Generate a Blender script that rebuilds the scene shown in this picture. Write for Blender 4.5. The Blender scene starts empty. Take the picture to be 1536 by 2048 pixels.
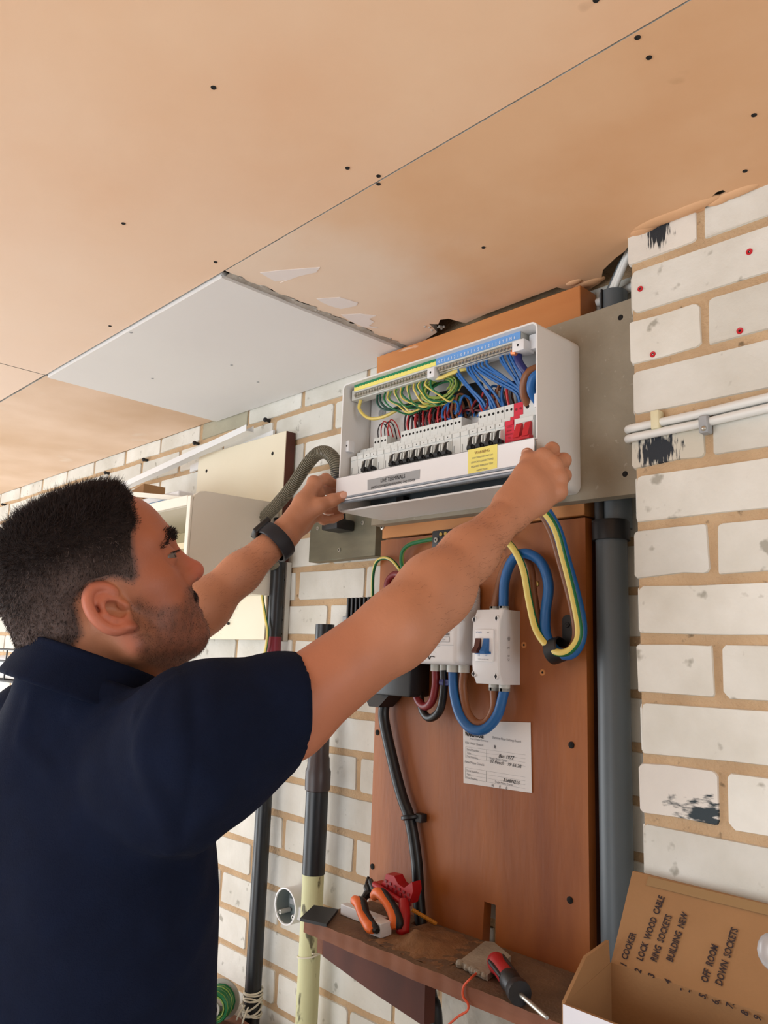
import bpy, bmesh, math, random
import numpy as np
from mathutils import Vector, Matrix
random.seed(7); RNG = np.random.default_rng(7)
SC = bpy.context.scene; COL = SC.collection
# ------------------------------------------------------------------ camera, exposure, light
FOC = 1592.56; CY = -1.0907; CZ = 1.5416
_yaw, _pit, _rol = 0.810488, 0.178436, 0.0348556
FW = np.array([-math.sin(_yaw)*math.cos(_pit), math.cos(_yaw)*math.cos(_pit), math.sin(_pit)])
_r0 = np.array([math.cos(_yaw), math.sin(_yaw), 0.]); _u0 = np.cross(_r0, FW)
RT = math.cos(_rol)*_r0+math.sin(_rol)*_u0; UP = -math.sin(_rol)*_r0+math.cos(_rol)*_u0
CAM = np.array([0., CY, CZ])
cd = bpy.data.cameras.new('camera'); cam = bpy.data.objects.new('camera', cd); COL.objects.link(cam)
cd.sensor_fit = 'VERTICAL'; cd.sensor_height = 36.0; cd.lens = FOC/2048*36.0; cd.clip_start = 0.02
cam.matrix_world = Matrix(((RT[0], UP[0], -FW[0], 0), (RT[1], UP[1], -FW[1], CY), (RT[2], UP[2], -FW[2], CZ), (0, 0, 0, 1)))
SC.camera = cam
SC.view_settings.view_transform = 'Standard'; SC.view_settings.look = 'None'
SC.view_settings.gamma = 1.0; SC.view_settings.use_curve_mapping = False
SC.view_settings.exposure = EXPO = -0.15
w = bpy.data.worlds.new('sky'); SC.world = w; w.use_nodes = True
bg = w.node_tree.nodes['Background']; bg.inputs[0].default_value = (0.75, 0.86, 1.0, 1); bg.inputs[1].default_value = 1.2
def area(name, loc, aim, sx, sy, power, col):
    l = bpy.data.lights.new(name, 'AREA'); l.shape = 'RECTANGLE'; l.size = sx; l.size_y = sy; l.energy = power; l.color = col
    o = bpy.data.objects.new(name, l); COL.objects.link(o); o.location = loc
    o.rotation_euler = (Vector(aim)-Vector(loc)).to_track_quat('-Z', 'Y').to_euler(); return o
area('daylight_garage_door', (-4.45, -1.75, 1.0), (-1.0, -1.2, 1.55), 2.2, 1.9, 68, (0.93, 0.97, 1.0))
area('fill_behind_camera', (-1.35, -3.55, 1.0), (-0.9, -1.0, 1.45), 2.0, 1.9, 52, (0.95, 0.98, 1.0))  # soft fill added behind the camera, no known source

area('fill_right', (1.84, -.78, 1.5), (-1.0, -.35, 1.5), .85, .95, 12, (0.95, 0.98, 1.0))  # unseen fill added to brighten the right-facing sides

# unproject a pixel of the 1536x2048 frame on a real plane (wall distance, height, side) or at a real depth
def ray(u, v): return FOC*FW+(u-768)*RT-(v-1024)*UP
def pY(u, v, y): d = ray(u, v); return CAM+d*((y-CAM[1])/d[1])
def pZ(u, v, z): d = ray(u, v); return CAM+d*((z-CAM[2])/d[2])
def pX(u, v, x): d = ray(u, v); return CAM+d*((x-CAM[0])/d[0])
def pD(u, v, t): return CAM+ray(u, v)/FOC*t
V = lambda *a: np.array(a, float)
def nrm(a): a = np.asarray(a, float); return a/np.linalg.norm(a)

# ------------------------------------------------------------------ materials
def srgb(r, g, b):
    f = lambda c: (c/255/12.92) if c <= 10 else ((c/255+0.055)/1.055)**2.4
    return (f(r), f(g), f(b), 1)
MATS = {}
def mat(name, col, rough=0.6, metal=0.0, var=0.0, vscale=8.0, col2=None, bump=0.0, bscale=60.0, stretch=(1, 1, 1), spots=None, sscale=30, sth=0.62,
        objrand=0.0, sheen=0.0, coat=0.0, attr=None, trans=0.0, sss=0.0, detail=5, spec=None):
    m = bpy.data.materials.new(name); m.use_nodes = True; nt = m.node_tree; N = nt.nodes; L = nt.links
    b = N['Principled BSDF']; b.inputs['Roughness'].default_value = rough; b.inputs['Metallic'].default_value = metal
    b.inputs['Base Color'].default_value = col
    if spec is not None: b.inputs['Specular IOR Level'].default_value = spec
    if sheen: b.inputs['Sheen Weight'].default_value = sheen
    if coat: b.inputs['Coat Weight'].default_value = coat
    if trans: b.inputs['Transmission Weight'].default_value = trans
    if sss:
        b.inputs['Subsurface Weight'].default_value = sss; b.inputs['Subsurface Radius'].default_value = (0.012, 0.004, 0.002); b.inputs['Subsurface Scale'].default_value = 1.0
    tc = N.new('ShaderNodeTexCoord'); mp = N.new('ShaderNodeMapping'); mp.inputs['Scale'].default_value = stretch
    L.new(tc.outputs['Object'], mp.inputs['Vector']); vec = mp.outputs['Vector']
    if objrand or var:
        oi = N.new('ShaderNodeObjectInfo'); ad = N.new('ShaderNodeVectorMath'); ad.operation = 'ADD'
        mu = N.new('ShaderNodeMath'); mu.operation = 'MULTIPLY'; mu.inputs[1].default_value = 37.0
        L.new(oi.outputs['Random'], mu.inputs[0]); L.new(vec, ad.inputs[0]); L.new(mu.outputs[0], ad.inputs[1]); vec = ad.outputs[0]
    cur = None
    if attr:
        at = N.new('ShaderNodeAttribute'); at.attribute_name = attr; cur = at.outputs['Color']
    if var:
        no = N.new('ShaderNodeTexNoise'); no.inputs['Scale'].default_value = vscale; no.inputs['Detail'].default_value = detail
        L.new(vec, no.inputs['Vector'])
        mr = N.new('ShaderNodeMapRange'); mr.inputs[1].default_value = 0.35; mr.inputs[2].default_value = 0.68
        mr.inputs[3].default_value = 0; mr.inputs[4].default_value = var; L.new(no.outputs['Fac'], mr.inputs[0])
        mx = N.new('ShaderNodeMix'); mx.data_type = 'RGBA'; L.new(mr.outputs[0], mx.inputs[0])
        if cur: L.new(cur, mx.inputs[6])
        else: mx.inputs[6].default_value = col
        mx.inputs[7].default_value = col2 if col2 else tuple(c*0.6 for c in col[:3])+(1,)
        cur = mx.outputs[2]
    if spots:
        no = N.new('ShaderNodeTexNoise'); no.inputs['Scale'].default_value = sscale; no.inputs['Detail'].default_value = 3; L.new(vec, no.inputs['Vector'])
        mr = N.new('ShaderNodeMapRange'); mr.inputs[1].default_value = sth; mr.inputs[2].default_value = sth+0.08; L.new(no.outputs['Fac'], mr.inputs[0])
        mx = N.new('ShaderNodeMix'); mx.data_type = 'RGBA'; L.new(mr.outputs[0], mx.inputs[0])
        if cur: L.new(cur, mx.inputs[6])
        else: mx.inputs[6].default_value = col
        mx.inputs[7].default_value = spots; cur = mx.outputs[2]
    if objrand:
        hs = N.new('ShaderNodeHueSaturation'); mr = N.new('ShaderNodeMapRange'); mr.inputs[3].default_value = 1-objrand; mr.inputs[4].default_value = 1+objrand*0.5
        L.new(oi.outputs['Random'], mr.inputs[0]); L.new(mr.outputs[0], hs.inputs['Value'])
        if cur: L.new(cur, hs.inputs['Color'])
        else: hs.inputs['Color'].default_value = col
        cur = hs.outputs['Color']
    if cur: L.new(cur, b.inputs['Base Color'])
    if bump:
        no = N.new('ShaderNodeTexNoise'); no.inputs['Scale'].default_value = bscale; no.inputs['Detail'].default_value = 4; L.new(vec, no.inputs['Vector'])
        bp = N.new('ShaderNodeBump'); bp.inputs['Strength'].default_value = bump; bp.inputs['Distance'].default_value = 0.003
        L.new(no.outputs['Fac'], bp.inputs['Height']); L.new(bp.outputs['Normal'], b.inputs['Normal'])
    MATS[name] = m; return m
def smudge_mat(name, base, centre, rad, col, sc=(30, 30, 30), th=0.5):
    # painted brick with one black scuff of its own (object space)
    m = mat(name, base, 0.75, var=0.5, vscale=9, col2=srgb(196, 190, 180), bump=0.25, bscale=90)
    nt = m.node_tree; N = nt.nodes; L = nt.links; b = N['Principled BSDF']
    src = b.inputs['Base Color'].links[0].from_socket
    tc = N.new('ShaderNodeTexCoord'); mp = N.new('ShaderNodeMapping'); mp.vector_type = 'TEXTURE'
    mp.inputs['Location'].default_value = centre; mp.inputs['Scale'].default_value = rad; L.new(tc.outputs['Object'], mp.inputs['Vector'])
    ln = N.new('ShaderNodeVectorMath'); ln.operation = 'LENGTH'; L.new(mp.outputs[0], ln.inputs[0])
    m2 = N.new('ShaderNodeMapping'); m2.inputs['Scale'].default_value = sc; L.new(tc.outputs['Object'], m2.inputs['Vector'])
    no = N.new('ShaderNodeTexNoise'); no.inputs['Scale'].default_value = 1; no.inputs['Detail'].default_value = 5; L.new(m2.outputs[0], no.inputs['Vector'])
    sb = N.new('ShaderNodeMath'); sb.operation = 'MULTIPLY_ADD'; sb.inputs[1].default_value = -0.35; sb.inputs[2].default_value = 0.35; L.new(ln.outputs['Value'], sb.inputs[0])
    ad = N.new('ShaderNodeMath'); ad.operation = 'ADD'; L.new(no.outputs['Fac'], ad.inputs[0]); L.new(sb.outputs[0], ad.inputs[1])
    mr = N.new('ShaderNodeMapRange'); mr.inputs[1].default_value = th; mr.inputs[2].default_value = th+0.12; L.new(ad.outputs[0], mr.inputs[0])
    mx = N.new('ShaderNodeMix'); mx.data_type = 'RGBA'; L.new(mr.outputs[0], mx.inputs[0]); L.new(src, mx.inputs[6]); mx.inputs[7].default_value = col
    L.new(mx.outputs[2], b.inputs['Base Color']); return m

def falloff_stain_mat(name, c_a, c_b, c_c, x0, x1):
    # board with warm light falloff painted in, pale end to orange, plus stain spots; noise breaks the border up
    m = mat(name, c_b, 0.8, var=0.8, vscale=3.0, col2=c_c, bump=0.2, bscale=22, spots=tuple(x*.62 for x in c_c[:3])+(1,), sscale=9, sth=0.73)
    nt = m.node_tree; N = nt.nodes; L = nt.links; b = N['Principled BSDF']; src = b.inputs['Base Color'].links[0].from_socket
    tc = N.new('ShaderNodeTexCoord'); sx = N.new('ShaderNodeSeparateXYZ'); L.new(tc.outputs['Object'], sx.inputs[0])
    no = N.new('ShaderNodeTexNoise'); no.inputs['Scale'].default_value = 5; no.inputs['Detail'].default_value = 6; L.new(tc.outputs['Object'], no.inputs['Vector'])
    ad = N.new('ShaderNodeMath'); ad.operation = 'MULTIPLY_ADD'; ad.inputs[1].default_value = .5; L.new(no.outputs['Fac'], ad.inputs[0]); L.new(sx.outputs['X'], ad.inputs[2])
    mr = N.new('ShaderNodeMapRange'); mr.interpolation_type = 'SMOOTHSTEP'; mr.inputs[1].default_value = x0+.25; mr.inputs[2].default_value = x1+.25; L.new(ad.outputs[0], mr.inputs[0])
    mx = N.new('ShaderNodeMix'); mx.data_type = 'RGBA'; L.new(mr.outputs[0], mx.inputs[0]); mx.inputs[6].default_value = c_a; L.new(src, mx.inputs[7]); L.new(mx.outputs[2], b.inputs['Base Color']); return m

M = {}
M['brick'] = mat('painted brick', srgb(228, 226, 218), 0.7, var=0.85, vscale=9, col2=srgb(206, 202, 190), bump=0.5, bscale=55, objrand=0.11, spots=srgb(168, 164, 152), sscale=34, sth=0.655)
M['brick_bare'] = mat('bare grey brick', srgb(178, 172, 150), 0.8, var=0.6, vscale=9, col2=srgb(150, 142, 120), bump=0.4, bscale=80)
M['mortar'] = mat('sand mortar', srgb(204, 174, 138), 0.95, var=0.8, vscale=14, col2=srgb(178, 148, 114), bump=0.8, bscale=220, spots=srgb(128, 108, 82), sscale=55, sth=0.68)
M['pink_plaster'] = mat('pink plaster board', srgb(246, 220, 194), 0.8, var=0.85, vscale=1.3, col2=srgb(238, 196, 160), bump=0.12, bscale=25, spots=srgb(214, 178, 148), sscale=7, sth=0.72)
M['orange_plaster'] = mat('orange stained plaster board', srgb(222, 188, 158), 0.8, var=0.95, vscale=2.4, col2=srgb(202, 150, 104), bump=0.2, bscale=22, spots=srgb(150, 96, 58), sscale=9, sth=0.74)
M['orange_plaster'] = falloff_stain_mat('shaded and stained orange board', srgb(238, 214, 192), srgb(230, 186, 146), srgb(212, 156, 108), .16, .56)  # orange falloff towards the pier painted in, over stain noise
M['pink_plaster'] = falloff_stain_mat('pink plaster board', srgb(243, 218, 198), srgb(241, 204, 170), srgb(232, 184, 144), -.9, .9)  # pale-to-peach fade paints in light falling off rightwards
M['tan_plaster'] = mat('tan plaster board', srgb(236, 208, 184), 0.8, var=0.9, vscale=2.6, col2=srgb(208, 172, 136), bump=0.15, bscale=25, spots=srgb(232, 210, 190), sscale=6, sth=0.66)
M['white_board'] = mat('white plasterboard', srgb(232, 230, 228), 0.75, var=0.3, vscale=3, col2=srgb(222, 218, 216), bump=0.05, bscale=30)
M['paper_torn'] = mat('torn white paper face', srgb(236, 226, 222), 0.8)
M['board_edge'] = mat('crumbled plaster edge', srgb(196, 190, 182), 0.95, var=0.8, vscale=30, col2=srgb(150, 142, 132), bump=0.8, bscale=120)
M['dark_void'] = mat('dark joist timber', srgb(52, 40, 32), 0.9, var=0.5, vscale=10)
M['concrete'] = mat('grey concrete floor', srgb(206, 200, 190), 0.85, var=0.3, vscale=4, bump=0.2)
M['plain_wall'] = mat('cream painted wall', srgb(214, 206, 194), 0.85, var=0.3, vscale=3)
M['plywood'] = mat('orange varnished plywood', srgb(172, 102, 46), 0.5, var=0.9, vscale=3.4, col2=srgb(128, 66, 28), bump=0.12, bscale=40, stretch=(3.0, 1, 0.55), spots=srgb(112, 62, 34), sscale=10, sth=0.70)
M['plywood2'] = mat('upper orange timber', srgb(212, 146, 86), 0.55, var=0.8, vscale=4.0, col2=srgb(186, 114, 60), bump=0.1, bscale=40, stretch=(0.6, 1, 3.0), spots=srgb(226, 200, 176), sscale=15, sth=0.69)
M['ply_edge'] = mat('dark red timber edge', srgb(92, 44, 30), 0.6, var=0.6, vscale=12, col2=srgb(60, 28, 22))
M['greyboard'] = mat('grey cement board', srgb(158, 148, 130), 0.85, var=0.7, vscale=16, col2=srgb(140, 130, 112), bump=0.3, bscale=160, spots=srgb(170, 160, 144), sscale=110, sth=0.66)
M['white_plastic'] = mat('white moulded plastic', srgb(228, 228, 230), 0.38)
M['cu_white'] = mat('white powder coated steel', srgb(226, 224, 222), 0.42, bump=0.04, bscale=400)
M['cover_white'] = mat('white cover steel', srgb(238, 238, 240), 0.38)
M['mcb_white'] = mat('breaker white plastic', srgb(222, 226, 224), 0.4)
M['pale_grey'] = mat('pale grey plastic', srgb(206, 206, 200), 0.45)
M['mid_grey'] = mat('mid grey label', srgb(160, 163, 166), 0.5)
M['ridge_grey'] = mat('grey ridge', srgb(150, 160, 172), 0.4)
M['box_inside'] = mat('greenish grey box inside', srgb(132, 142, 142), 0.5)
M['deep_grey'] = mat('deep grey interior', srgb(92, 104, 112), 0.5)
M['black'] = mat('black plastic', srgb(24, 24, 27), 0.45)
M['black_soft'] = mat('black pvc', srgb(18, 21, 26), 0.36, var=0.4, vscale=20, col2=srgb(30, 33, 38))
M['ink'] = mat('black ink', srgb(28, 26, 34), 0.8)
M['ink_grey'] = mat('grey print', srgb(120, 120, 126), 0.8)
M['ink_dark'] = mat('marker pen', srgb(48, 34, 36), 0.8)
M['hole'] = mat('dark hole', srgb(18, 15, 14), 0.9)
M['red'] = mat('red plastic', srgb(196, 30, 44), 0.4)
M['red_label'] = mat('red label', srgb(216, 36, 66), 0.5)
M['red_wire'] = mat('red insulation', srgb(190, 34, 40), 0.4)
M['dark_red'] = mat('dark red cable', srgb(128, 34, 42), 0.4)
M['black_wire'] = mat('black insulation', srgb(30, 26, 32), 0.4)
M['blue'] = mat('blue cable', srgb(30, 98, 164), 0.38)
M['blue_wire'] = mat('blue insulation', srgb(36, 104, 176), 0.38)
M['navy_wire'] = mat('dark blue sheath', srgb(26, 34, 104), 0.4)
M['brown'] = mat('brown cable', srgb(134, 84, 52), 0.42)
M['yellow'] = mat('yellow insulation', srgb(226, 204, 108), 0.42)
M['green'] = mat('green insulation', srgb(22, 110, 64), 0.42)
M['green_dark'] = mat('dark green insulation', srgb(12, 72, 60), 0.42)
M['lime'] = mat('lime insulation', srgb(150, 176, 86), 0.42)
M['label_green'] = mat('green label', srgb(16, 130, 82), 0.5)
M['label_yellow'] = mat('yellow label', srgb(240, 226, 120), 0.55)
M['label_blue'] = mat('blue label', srgb(104, 156, 216), 0.5)
M['steel'] = mat('bright steel', srgb(190, 188, 180), 0.32, metal=0.85)
M['brass'] = mat('brass', srgb(190, 160, 90), 0.35, metal=0.8)
M['copper'] = mat('copper', srgb(226, 140, 96), 0.35, metal=0.7)
M['galv'] = mat('olive grey steel plate', srgb(128, 126, 108), 0.4, metal=0.45, var=0.8, vscale=9, col2=srgb(98, 94, 82), stretch=(1, 1, 3))
M['grey_pipe'] = mat('grey pvc pipe', srgb(92, 100, 105), 0.45, var=0.3, vscale=12, col2=srgb(80, 88, 93))
M['cream_pipe'] = mat('cream flaking paint', srgb(206, 206, 160), 0.6, var=0.4, vscale=9, col2=srgb(186, 186, 138), spots=srgb(96, 92, 66), sscale=52, sth=0.60, bump=0.3, bscale=60, stretch=(1, 1, 0.5))
M['brown_coupler'] = mat('dark brown coupler', srgb(58, 46, 46), 0.4)
M['tape_red'] = mat('red tape', srgb(126, 26, 46), 0.4)
M['hose'] = mat('grey corrugated conduit', srgb(132, 126, 110), 0.3)
M['cream_board'] = mat('cream painted board', srgb(240, 230, 206), 0.6, var=0.4, vscale=5, col2=srgb(228, 214, 184), spots=srgb(176, 158, 132), sscale=22, sth=0.76)
M['cupboard_side'] = mat('cupboard side panel', srgb(234, 227, 213), 0.55, var=0.3, vscale=6, col2=srgb(222, 214, 198))
M['cupboard_white'] = mat('cupboard white edge', srgb(238, 232, 218), 0.5)
M['cupboard_in'] = mat('cupboard inside cream', srgb(222, 208, 170), 0.6)
M['trunking'] = mat('white trunking', srgb(232, 232, 232), 0.45)
M['paper'] = mat('white paper', srgb(232, 230, 230), 0.8)
M['book_blue'] = mat('blue printed label', srgb(62, 128, 170), 0.5)
M['shelf_wood'] = mat('old shelf wood', srgb(150, 96, 68), 0.75, var=0.9, vscale=6, col2=srgb(112, 66, 46), bump=0.3, bscale=50, stretch=(0.6, 3, 3))
M['shelf_dust'] = mat('dusty shelf top', srgb(126, 98, 74), 0.95, var=0.9, vscale=18, col2=srgb(98, 76, 60), bump=0.8, bscale=140)
M['apron_wood'] = mat('dark shelf support wood', srgb(104, 54, 40), 0.7, var=0.8, vscale=8, col2=srgb(76, 38, 30), stretch=(3, 3, 0.7))
M['sawdust'] = mat('sawdust heap', srgb(158, 118, 84), 0.98, var=0.9, vscale=40, col2=srgb(124, 90, 62), bump=1.0, bscale=200)
M['orange_grip'] = mat('orange grip', srgb(238, 112, 40), 0.45)
M['tool_red'] = mat('red tool plastic', srgb(176, 22, 32), 0.4)
M['drill_yellow'] = mat('yellow ochre bit', srgb(206, 140, 40), 0.5)
M['plaster_lump'] = mat('grey plaster', srgb(176, 168, 154), 0.95, var=0.6, vscale=30, bump=0.6, bscale=120)
M['plaster_pale'] = mat('pale rough plaster', srgb(208, 204, 194), 0.95, var=0.7, vscale=22, col2=srgb(176, 170, 158), bump=0.6, bscale=90)
M['card_brown'] = mat('brown cardboard', srgb(160, 120, 80), 0.85, var=0.35, vscale=14, col2=srgb(146, 108, 70), bump=0.1, bscale=200)
M['card_white'] = mat('white cardboard face', srgb(226, 226, 234), 0.7)
M['tape_tan'] = mat('tan parcel tape', srgb(152, 122, 84), 0.35)
M['clear_plastic'] = mat('clear bag plastic', srgb(220, 222, 226), 0.25, trans=0.6)
M['spool'] = mat('grey cable drum', srgb(170, 168, 160), 0.6, var=0.4, vscale=12)
M['string'] = mat('white string', srgb(224, 218, 200), 0.8)
M['orange_string'] = mat('orange twine', srgb(226, 92, 56), 0.7)
M['cable_white'] = mat('white cable sheath', srgb(226, 226, 222), 0.45)
M['clip_cream'] = mat('cream cable clip', srgb(224, 216, 180), 0.5)
M['navy'] = mat('navy cotton jersey', srgb(13, 21, 42), 0.95, var=0.3, vscale=40, col2=srgb(17, 28, 54), bump=0.25, bscale=700, spec=0.15, sheen=0.0)
M['trouser'] = mat('dark work trousers', srgb(40, 40, 44), 0.9, bump=0.2, bscale=500)
M['shoe'] = mat('black work shoes', srgb(26, 24, 24), 0.6)
M['strap'] = mat('navy rubber strap', srgb(22, 26, 36), 0.55)
M['hair'] = mat('dark brown hair', srgb(42, 33, 32), 0.7, var=0.5, vscale=60, col2=srgb(60, 49, 48), spec=0.25)
M['hair_cap'] = mat('cropped hair', srgb(42, 33, 32), 0.75, attr='Col', bump=0.4, bscale=500, spec=0.2)
M['hair_side'] = mat('greying side hair', srgb(104, 90, 86), 0.7, var=0.5, vscale=60, col2=srgb(72, 60, 58), spec=0.25)
M['skin'] = mat('skin', srgb(196, 140, 108), 0.52, attr='Col', bump=0.12, bscale=260, sss=0.0)
M['nail'] = mat('finger nail', srgb(214, 162, 140), 0.35)
M['eye_white'] = mat('eye white', srgb(108, 96, 90), 0.25)
M['iris'] = mat('dark iris', srgb(44, 30, 22), 0.2)
M['white_paint'] = mat('white painted timber', srgb(216, 212, 200), 0.7, var=0.5, vscale=8, bump=0.3)

# ------------------------------------------------------------------ mesh helpers
class MB:
    """collects shapes in world metres; build() links them as ONE mesh object"""
    def __init__(s): s.v = []; s.f = []; s.mi = []; s.mats = []; s.sm = []; s.n = 0
    def slot(s, m):
        m = M[m] if isinstance(m, str) else m
        if m not in s.mats: s.mats.append(m)
        return s.mats.index(m)
    def add(s, verts, faces, m, smooth=False):
        k = s.slot(m); verts = np.asarray(verts, float).reshape(-1, 3); s.v.append(verts)
        for f in faces: s.f.append([i+s.n for i in f]); s.mi.append(k); s.sm.append(smooth)
        s.n += len(verts); return s
    def box(s, lo, hi, m, bev=0.0, seg=2, R=None, at=None):
        lo = np.asarray(lo, float); hi = np.asarray(hi, float); lo, hi = np.minimum(lo, hi), np.maximum(lo, hi)
        bm = bmesh.new(); bmesh.ops.create_cube(bm, size=1)
        for v in bm.verts: v.co = Vector((lo+hi)/2+np.array(v.co)*(hi-lo))
        if bev > 0: bmesh.ops.bevel(bm, geom=list(bm.edges), offset=bev, segments=seg, profile=0.5, affect='EDGES')
        return s.bm(bm, m, bev > 0, R, at)
    def bm(s, bm, m, smooth=False, R=None, at=None):
        bm.verts.index_update(); vs = np.array([v.co[:] for v in bm.verts]).reshape(-1, 3)
        if R is not None: vs = vs@np.asarray(R).T
        if at is not None: vs = vs+np.asarray(at)
        fs = [[v.index for v in f.verts] for f in bm.faces]; bm.free(); return s.add(vs, fs, m, smooth)
    def prism(s, pts, ax, d, m, smooth=False):
        """polygon pts (n,3) extruded along vector d"""
        p = np.asarray(pts, float); n = len(p); q = p+np.asarray(d)
        fs = [list(range(n))[::-1], list(range(n, 2*n))]+[[i, (i+1) % n, n+(i+1) % n, n+i] for i in range(n)]
        return s.add(np.vstack([p, q]), fs, m, smooth)
    def cyl(s, a, b, r, m, n=16, r2=None, cap=True, smooth=True):
        return s.tube([a, b], [r, r if r2 is None else r2], m, n, cap)
    def tube(s, path, r, m, n=8, cap=True, m2=None, pat=None, close=False):
        P = np.asarray(path, float); k = len(P); r = np.full(k, r) if np.isscalar(r) else np.asarray(r, float)
        T = np.gradient(P, axis=0); T /= np.linalg.norm(T, axis=1)[:, None]+1e-12
        u = np.cross(T[0], [0, 0, 1.]);
        if np.linalg.norm(u) < 1e-3: u = np.cross(T[0], [0, 1., 0])
        u = nrm(u); vs = []
        for i in range(k):
            u = u-T[i]*(u@T[i]); u = nrm(u); w_ = np.cross(T[i], u)
            a = np.arange(n)*2*math.pi/n
            vs.append(P[i]+r[i]*(np.cos(a)[:, None]*u+np.sin(a)[:, None]*w_))
        base = s.n; vs = np.vstack(vs); k1 = s.slot(m); k2 = s.slot(m2) if m2 else k1; s.v.append(vs); s.n += len(vs)
        for i in range(k-1):
            for j in range(n):
                s.f.append([base+i*n+j, base+i*n+(j+1) % n, base+(i+1)*n+(j+1) % n, base+(i+1)*n+j])
                s.mi.append(k2 if (pat and pat(i, j)) else k1); s.sm.append(True)
        if cap:
            s.f.append([base+j for j in range(n)][::-1]); s.f.append([base+(k-1)*n+j for j in range(n)]); s.mi += [k1, k1]; s.sm += [False, False]
        return s
    def lathe(s, prof, o, ax, m, n=24):
        """prof list of (radius, along axis)"""
        ax = nrm(ax); u = np.cross(ax, [0.31, 0.2, 0.93]); u = nrm(u); w_ = np.cross(ax, u)
        a = np.arange(n)*2*math.pi/n; ring = np.cos(a)[:, None]*u+np.sin(a)[:, None]*w_
        vs = np.vstack([np.asarray(o)+r_*ring+ax*h for r_, h in prof]); fs = []
        for i in range(len(prof)-1):
            for j in range(n): fs.append([i*n+j, i*n+(j+1) % n, (i+1)*n+(j+1) % n, (i+1)*n+j])
        return s.add(vs, fs, m, True)
    def ball(s, c, r, m, n=10, sc=(1, 1, 1)):
        bm = bmesh.new(); bmesh.ops.create_uvsphere(bm, u_segments=n*2, v_segments=n, radius=1.0)
        for v in bm.verts: v.co = Vector(np.asarray(c)+np.array(v.co)*r*np.asarray(sc))
        return s.bm(bm, m, True)
    def build(s, name, parent=None, label=None, cat=None, group=None, kind=None, loc=None):
        me = bpy.data.meshes.new(name)
        vs = np.vstack(s.v) if s.v else np.zeros((0, 3))
        pl = np.array(parent.get('base', (0, 0, 0))) if parent is not None else None
        if parent is None:
            if loc is None: loc = np.array([(vs[:, 0].min()+vs[:, 0].max())/2, (vs[:, 1].min()+vs[:, 1].max())/2, vs[:, 2].min()])
        else: loc = np.array(parent['base'])
        me.from_pydata((vs-loc).tolist(), [], s.f); me.update()
        for m in s.mats: me.materials.append(m)
        me.polygons.foreach_set('material_index', s.mi); me.polygons.foreach_set('use_smooth', s.sm)
        return link(name, me, parent, loc, label, cat, group, kind)
def sharp(o, ang=40):
    o.data.set_sharp_from_angle(angle=math.radians(ang)); return o
def link(name, me, parent, loc, label=None, cat=None, group=None, kind=None):
    o = bpy.data.objects.new(name, me); COL.objects.link(o)
    if parent is None: o.location = loc; o['base'] = [float(x) for x in loc]
    else:
        o.parent = parent; o['base'] = [float(x) for x in parent['base']]
    if me is not None and hasattr(me, 'polygons') and len(me.polygons): sharp(o)
    for k, v in (('label', label), ('category', cat), ('group', group), ('kind', kind)):
        if v: o[k] = v
    return o
def thing(name, loc, label, cat, group=None, kind=None):
    return link(name, None, None, np.asarray(loc, float), label, cat, group, kind)
def inst(src, name, parent, M4):
    """another part sharing mesh data, own transform in the parent's space"""
    o = bpy.data.objects.new(name, src); COL.objects.link(o); o.parent = parent; o.matrix_local = M4; o['base'] = list(parent['base']); return o
def spline(pts, n=8):
    P = np.asarray(pts, float); P = np.vstack([2*P[0]-P[1], P, 2*P[-1]-P[-2]]); out = []
    for i in range(1, len(P)-2):
        p0, p1, p2, p3 = P[i-1:i+3]
        for t in np.linspace(0, 1, n, endpoint=False):
            out.append(0.5*((2*p1)+(-p0+p2)*t+(2*p0-5*p1+4*p2-p3)*t*t+(-p0+3*p1-3*p2+p3)*t**3))
    out.append(P[-2]); return np.array(out)
def rrect(x0, x1, z0, z1, r, n=5):
    out = []
    for cx, cz, a0 in ((x1-r, z1-r, 0), (x0+r, z1-r, 90), (x0+r, z0+r, 180), (x1-r, z0+r, 270)):
        for i in range(n+1):
            a = math.radians(a0+90*i/n); out.append((cx+r*math.cos(a), cz+r*math.sin(a)))
    return out
_DG = None
def text(txt, o, xa, ya, size, m, parent, name='lettering', align='CENTER', shear=0.0, squeeze=1.0, space=1.0, bold=0.0):
    xa = nrm(xa); ya = nrm(ya); za = np.cross(xa, ya)
    c = bpy.data.curves.new('t', 'FONT'); c.body = txt; c.size = size; c.align_x = align; c.shear = shear; c.space_character = space
    c.offset = bold; c.resolution_u = 2
    t = bpy.data.objects.new('t', c); COL.objects.link(t)
    dg = bpy.context.evaluated_depsgraph_get(); me = bpy.data.meshes.new_from_object(t.evaluated_get(dg))
    bpy.data.objects.remove(t); bpy.data.curves.remove(c)
    n = len(me.vertices); co = np.zeros(n*3); me.vertices.foreach_get('co', co); co = co.reshape(-1, 3)
    W_ = np.asarray(o)+co[:, :1]*squeeze*xa+co[:, 1:2]*ya+0.0003*za-np.array(parent['base'])
    me.vertices.foreach_set('co', W_.ravel()); me.materials.clear(); me.materials.append(M[m]); me.update(); me.name = name
    return link(name, me, parent, None)
def screw_mesh(mb, p, nrm_, r=0.004, m='steel', h=0.0025, slot=True):
    p = np.asarray(p, float); n_ = nrm(nrm_)
    mb.lathe([(0.0001, h), (r*0.8, h), (r, h*0.6), (r, -0.001)], p, n_, m, 12)
    if slot: mb.cyl(p+n_*(h*0.7), p+n_*(h+0.0002), r*0.35, 'hole', 6)
    return mb
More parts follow.
